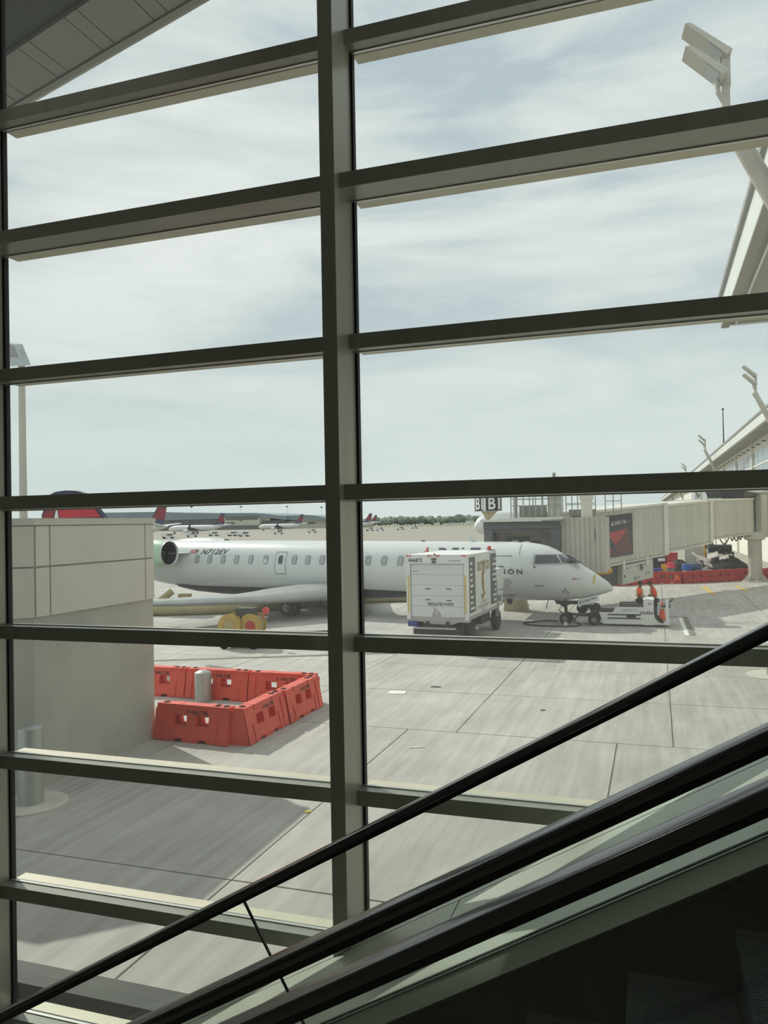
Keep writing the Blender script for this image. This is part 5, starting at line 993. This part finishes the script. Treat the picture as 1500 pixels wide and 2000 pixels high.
for k in range(9):
    Y0 = 66.6 + 16 * k; cbox('facade_column', 1.75, 2.0, Y0 - .3, Y0 + .3, 0, 13.0, 'facade_white')
    n_ = 4
    for r_, (z0, z1) in enumerate(((7.6, 10.2), (10.35, 11.8))):
        for j in range(n_): a = Y0 + .4 + (15.2 / n_) * j; cbox('window_pane', 1.93, 2.0, a + .08, a + 15.2 / n_ - .08, z0, z1, 'facade_glass', wl)
    cbox('transom_bar', 1.88, 2.0, Y0, Y0 + 16, 10.2, 10.35, 'facade_white'); cbox('sill', 1.85, 2.0, Y0, Y0 + 16, 7.35, 7.6, 'fascia')
    for j in range(4): cbox('down_light', 1.6, 1.9, Y0 + 2 + 4 * j, Y0 + 2.5 + 4 * j, 12.3, 12.42, 'bridge_dark')
nr = thing('terminal_wing', 'near wing of the terminal whose roof corner juts over the apron', 'building', (9.5, 24, 0))
def nbox(nm, x0, x1, y0, y1, z0, z1, mat): b = MB(); b.bb(x0 - 9.5, x1 - 9.5, y0 - 24, y1 - 24, z0, z1); return b.build(nm, mat, nr)
nbox('fascia', 2.75, 2.95, 12, 36.2, 12.75, 13.8, 'fascia'); nbox('fascia', 2.75, 12, 36.0, 36.2, 12.75, 13.8, 'fascia'); nbox('roof_slab', 2.62, 12, 12, 36.35, 13.8, 14.0, 'roof_metal'); nbox('soffit', 2.95, 12, 12, 36.0, 12.8, 12.9, 'soffit_grey'); nbox('soffit_trim', 3.25, 3.33, 12, 36, 12.74, 12.8, 'fascia'); nbox('lower_lip', 2.74, 3.05, 12, 36.2, 12.68, 12.76, 'soffit_grey'); nbox('wall', 9.5, 12, 12, 36, 0, 12.8, 'facade_white')
# floodlight masts that lean out from the concourse
def mast_proto():
    t = thing('floodlight_mast', 'x', 'light mast', (2.6, 20.4, 12.45), 0, 'leaning floodlight masts along the concourse')
    b = MB(); b.tube([(5.75, 0, -12.45), (0, 0, 0), (-.84, 0, 1.8)], [.26, .22, .2], 12); b.build('pole', 'mast_paint', t, smooth=50)
    b = MB(); b.lathe([(.24, 1.72), (.24, 1.9)], (-.86, 0, 0), n=12); b.bb(-.92, -.74, -.09, .09, 1.85, 2.6); b.bb(-.90, -.72, -.1, .1, 2.5, 3.4); b.tube([(-.8, 0, 2.0), (-1.0, -.1, 2.35), (-1.05, -.12, 2.75)], .06, 6); b.build('yoke', 'mast_paint', t)
    for (c_, dx) in ((Vector((-1.24, 0, 3.62)), 1), (Vector((-1.30, -.25, 2.98)), .9)):
        rm = Matrix.Rotation(R(44), 3, 'Y') @ Matrix.Rotation(R(-12), 3, 'X'); b = MB(); L_ = 1.28 * dx
        b.add([c_ + rm @ Vector(q) for q in ((-L_ / 2, -.25, -.05), (L_ / 2, -.25, -.09), (L_ / 2, .25, -.09), (-L_ / 2, .25, -.05), (-L_ / 2 + .06, -.18, .09), (L_ / 2, -.2, .12), (L_ / 2, .2, .12), (-L_ / 2 + .06, .18, .09))], [(3, 2, 1, 0), (4, 5, 6, 7), (0, 1, 5, 4), (1, 2, 6, 5), (2, 3, 7, 6), (3, 0, 4, 7)]); l_ = b.build('floodlight', 'mast_paint', t)
        b = MB(); b.add([c_ + rm @ Vector(q) for q in ((L_ * .08, -.2, -.082), (L_ * .42, -.2, -.094), (L_ * .42, .2, -.094), (L_ * .08, .2, -.082))], [(0, 1, 2, 3)]); b.build('lamp_cover', 'lamp_face', l_)
        b = MB(); b.tube([c_ + rm @ Vector((L_ * .4, 0, -.09)), c_ + Vector((.3, 0, -.55))], .025, 5); b.build('strut', 'roof_metal', l_)
    return t
ms = mast_proto(); ms['label'] = 'large leaning floodlight mast with two lamps over the near roof corner'
for (x, y, lab) in ((8.36, 68.1, 'leaning floodlight mast closest along the far concourse roof, crossing its eave'), (7.67, 123.1, 'second leaning floodlight mast along the far concourse roof'), (7.15, 185.9, 'third leaning floodlight mast along the far concourse, small above the transom'), (6.5, 250, 'fourth leaning floodlight mast along the far concourse, its tip just above the transom'), (5.7, 320, 'leaning floodlight mast near the vanishing end of the concourse')):
    q_ = dup(ms, (x, y, 12.45), 0, lab); d_ = CX(y) + 2.0 - x; b = MB(); b.tube([(d_, 0, -d_ * 2.14), (0, 0, 0), (-.84, 0, 1.8)], [.24, .22, .2], 12)
    o_ = b.build('pole_short', 'mast_paint', smooth=50); [c for c in q_.children if c.name.startswith('pole')][0].data = o_.data; bpy.data.objects.remove(o_)
b = MB(); b.tube([(0, 0, 14), (0, 0, 21)], [.12, .06], 8); b.lathe([(.18, 20.9), (.18, 21.1), (0, 21.2)], n=10); tag(b.build('flagpole', 'gear_dark', loc=(9.9, 131, 0)), 'thin dark pole rising from the concourse roof', 'pole')
# floodlight post beyond the block
fp = thing('light_post', 'tall grey post with a tilted floodlight panel behind the concrete block', 'light post', (-28.15, 30, 0)); b = MB(); b.lathe([(.2, 0), (.145, 13.2)], n=14); b.build('pole', 'mast_paint', fp, smooth=50)
b = MB(); b.prism([(-.9, -.3, 13.65), (-.12, -.3, 13.46), (.36, -.3, 12.42), (-.42, -.3, 12.46)], (0, .5, .12)); f_ = b.build('floodlight', 'lamp_face', fp); b = MB(); b.prism([(-.72, -.32, 13.52), (-.18, -.32, 13.40), (.10, -.32, 12.84), (-.42, -.32, 12.9)], (0, .03, 0)); b.build('lamp_cover', 'roof_metal', f_)
# ================================================================== FAR TERMINAL, woods, vehicles
ft = thing('far_terminal', 'long far terminal with a grey vaulted roof across the apron', 'building', (-450, 775, -1.2))
ft.scale = (1.25, 1.25, 1.25)
def fx(x): return x + 360
prof = [(-560, 19.5), (-430, 18.3), (-400, 16.8), (-370, 15.9), (-330, 15.2), (-320, 14.4), (-309, 12.7), (-300, 12.3)]
b = MB(); b.prism([(fx(x), 0, z) for x, z in prof] + [(fx(-300), 0, 8.6), (fx(-317), 0, 10.6), (fx(-560), 0, 11.6)], (0, 70, 0)); b.build('roof', 'far_roof', ft)
b = MB(); b.prism([(fx(-309), 3, 12.0), (fx(-300), 3, 12.3), (fx(-281), 3, 12.5), (fx(-272), 3, 11.4), (fx(-264), 3, 9.4), (fx(-252), 3, 6.6), (fx(-240), 3, 5.0), (fx(-240), 3, 4.4), (fx(-270), 3, 7.6), (fx(-309), 3, 8.6)], (0, 60, 0)); b.build('roof', 'far_roof', ft)
b = MB(); b.bb(fx(-560), fx(-317), 2, 60, 0, 11.2); b.build('wall', 'far_wall', ft); b = MB(); b.bb(fx(-318), fx(-243), 6, 60, 0, 7.6); b.build('wall', 'far_wall', ft)
for (a, c, z0, z1) in ((-560, -362, 4.8, 10.6), (-324, -302, 4.6, 8.4)): b = MB(); b.bb(fx(a), fx(c), 1, 2.2, z0, z1); b.build('glazing', 'far_glass', ft)
b = MB(); b.bb(fx(-560), fx(-358), .2, 1.4, 10.7, 11.3); b.build('fascia', 'far_white', ft)
b = MB(); b.bb(fx(-359), fx(-325), -2, 8, 0, 11.4); b.build('end_block', 'far_wall', ft); b = MB(); b.bb(fx(-358), fx(-326), -2.3, 0, 9.4, 12.6); b.build('louvre_band', 'far_dark', ft)
for (a, z0, w_, h_) in ((-357, 6.2, 8, 1.4), (-344, 8.4, 2, 1.2), (-283, 4.8, 7, 1.4), (-262, 4.8, 6, 1.2), (-292, 6.6, 2, 1.0)): b = MB(); b.bb(fx(a), fx(a + w_), -2.4 if a < -330 else 5.6, 6.1, z0, z0 + h_); b.build('window_band', 'far_dark', ft)
b = MB(); b.bb(fx(-560), fx(-300), -6, 0, 0, 4.6); b.build('ground_floor', 'far_dark', ft)
fm = thing('floodlight_mast', 'x', 'light mast', (0, 0, 0), 0, 'thin floodlight masts over the far terminal')
b = MB(); b.lathe([(.2, 0), (.12, 24)], n=6); b.build('pole', 'roof_metal', fm); b = MB(); b.bb(-1.3, 1.3, -.3, .3, 23.6, 24.8); b.build('lamp_head', 'gear_dark', fm)
for k, (x, lab, s_) in enumerate(((-442, 'thin floodlight mast behind the tall navy tail', 1.0), (-386, 'thin floodlight mast over the middle of the vaulted roof', .93), (-336, 'thin floodlight mast above the louvred white block', .88), (-300, 'thin floodlight mast at the dip between the two roof humps', .82), (-285, 'thin floodlight mast over the second roof hump', .80))):
    if k == 0: fm.location = (x * 1.25, 870, 0); fm.scale = (1.25, 1, 1.2); fm['label'] = lab
    else: dup(fm, (x * 1.25, 870, 0), 0, lab, None, s_ * 1.22)
tl = MB(); rt = random.Random(11)
ico = bmesh.new(); bmesh.ops.create_icosphere(ico, subdivisions=2, radius=1); iv = [v.co.copy() for v in ico.verts]; iff = [tuple(v.index for v in f.verts) for f in ico.faces]; ico.free()
x = -560
while x < 260:
    h_ = interp([(-560, 13.5), (-380, 12.9), (-300, 13.6), (-200, 13.2), (0, 12)], x) * rt.uniform(.84, 1.03); w_ = rt.uniform(4.5, 8)
    for q in range(3):
        ox, oy, oz, s_ = rt.uniform(-4, 4), rt.uniform(-10, 10), rt.uniform(.45, .72), rt.uniform(.7, 1)
        tl.add([Vector((x + ox, 1015 + oy, h_ * oz - .6)) + Vector((v.x * w_ * s_, v.y * w_ * s_, v.z * h_ * .36)) * (1 + rt.uniform(-.13, .13)) for v in iv], iff)
    tl.tube([(x, 1010, 0), (x, 1010, h_ * .5)], .5, 5); x += rt.uniform(4, 6.5)
to = tl.build('treeline', 'tree_leaf'); to['kind'] = 'stuff'; to['label'] = 'hazy belt of woods along the far edge of the airfield'
gr = MB(); gr.bb(-295, 600, 765, 1100, 0, .1); go = gr.build('grass', 'grass'); go['kind'] = 'stuff'; go['label'] = 'strip of dry grass below the distant woods'
def shed(x, w_, h_, lab): t = thing('shed', lab, 'building', (x, 900, 0)); b = MB(); b.bb(-w_ / 2, w_ / 2, 0, 6, 0, h_); b.build('wall', 'far_white', t); b = MB(); b.prism([(-w_ / 2 - .4, -.3, h_), (w_ / 2 + .4, -.3, h_), (0, -.3, h_ + 1.2)], (0, 6.6, 0)); b.build('roof', 'far_roof', t)
shed(-243, 6, 3.0, 'small white shed in the grass below the woods, third from the gate sign'); shed(-225, 20, 2.6, 'long low white shed below the distant woods'); shed(-204, 9, 5, 'white peaked shed below the woods beside the gate sign'); shed(-262, 5, 2.6, 'small white shed below the woods beside the lone airliner tail')
vp = thing('service_vehicle', 'x', 'vehicle', (0, 0, 0), 0, 'service vehicles on the far apron')
b = MB(); b.prism([(-2.6, -1, .45), (2.6, -1, .45), (2.6, -1, 1.1), (1.7, -1, 1.25), (1.2, -1, 2.0), (-2.6, -1, 2.0)], (0, 2, 0)); b.build('body', 'far_white', vp); b = MB(); b.prism([(1.75, -1.02, 1.25), (1.3, -1.02, 1.9), (-.2, -1.02, 1.9), (-.2, -1.02, 1.25)], (0, 2.04, 0)); b.build('window', 'vehicle_grey', vp)
for x in (-1.6, 1.6): q = MB(); q.lathe([(.4, -1.05), (.42, 0), (.4, 1.05)], (x, 0, .42), 'Y', 12); q.build('wheel', 'tyre', vp)
vl = [(-159, 440, 'white service van by the tail of the lone airliner'), (-150, 432, 'low white service van on the bare apron before the woods'), (-150.4, 472, 'pale service van on the apron nearest the gate sign side'), (-164, 548, 'white service van parked under the nose of the red-tailed airliner'), (-170.4, 343, 'service van between the red-tailed airliner and the mullion'), (-171, 384, 'service van on the apron edge below the white end block'), (-163.4, 297, 'service van under the tail of the side-on airliner'), (-179, 315, 'service van under the wing of the side-on airliner'), (-191.7, 302, 'service van below the engine of the side-on airliner'), (-182.8, 271, 'service van closest behind the engine nacelle of the jet'), (-193.4, 323, 'service van in the middle of the row under the side-on airliner')]
for k, (x, y, lab) in enumerate(vl):
    if k == 0: vp.location = (x, y, 0); vp['label'] = lab
    else: dup(vp, (x, y, 0), R((k * 37) % 50 - 20), lab)
# litter on the apron
def litter(x, y, w_, l_, mat, lab, rz): b = MB(); b.prism([(-l_ / 2, -w_ / 2, .0), (l_ / 2, -w_ / 2 + .03, .0), (l_ / 2 - .03, w_ / 2, .0), (-l_ / 2 + .02, w_ / 2, .0)], (0, 0, .012)); o = b.build('litter', mat, loc=(x, y, .003)); o.rotation_euler.z = R(rz); tag(o, lab, 'litter')
litter(-7.01, 21.4, .42, .5, 'paper_white', 'white sheet of paper lying on the open apron', 10); litter(-6.15, 22.4, .12, .3, 'ink_dark', 'small dark scrap lying beyond the white paper', 0); litter(-2.8, 20.3, .08, .14, 'ink_dark', 'tiny dark scrap on the slab before the tug', 20); litter(-5.6, 12.2, .1, .12, 'leaf_yellow', 'small yellow leaf on the apron near the mullion', 30); litter(-4.91, 16.3, .05, .35, 'paper_white', 'thin pale stick on the apron just beyond the mullion', 20)
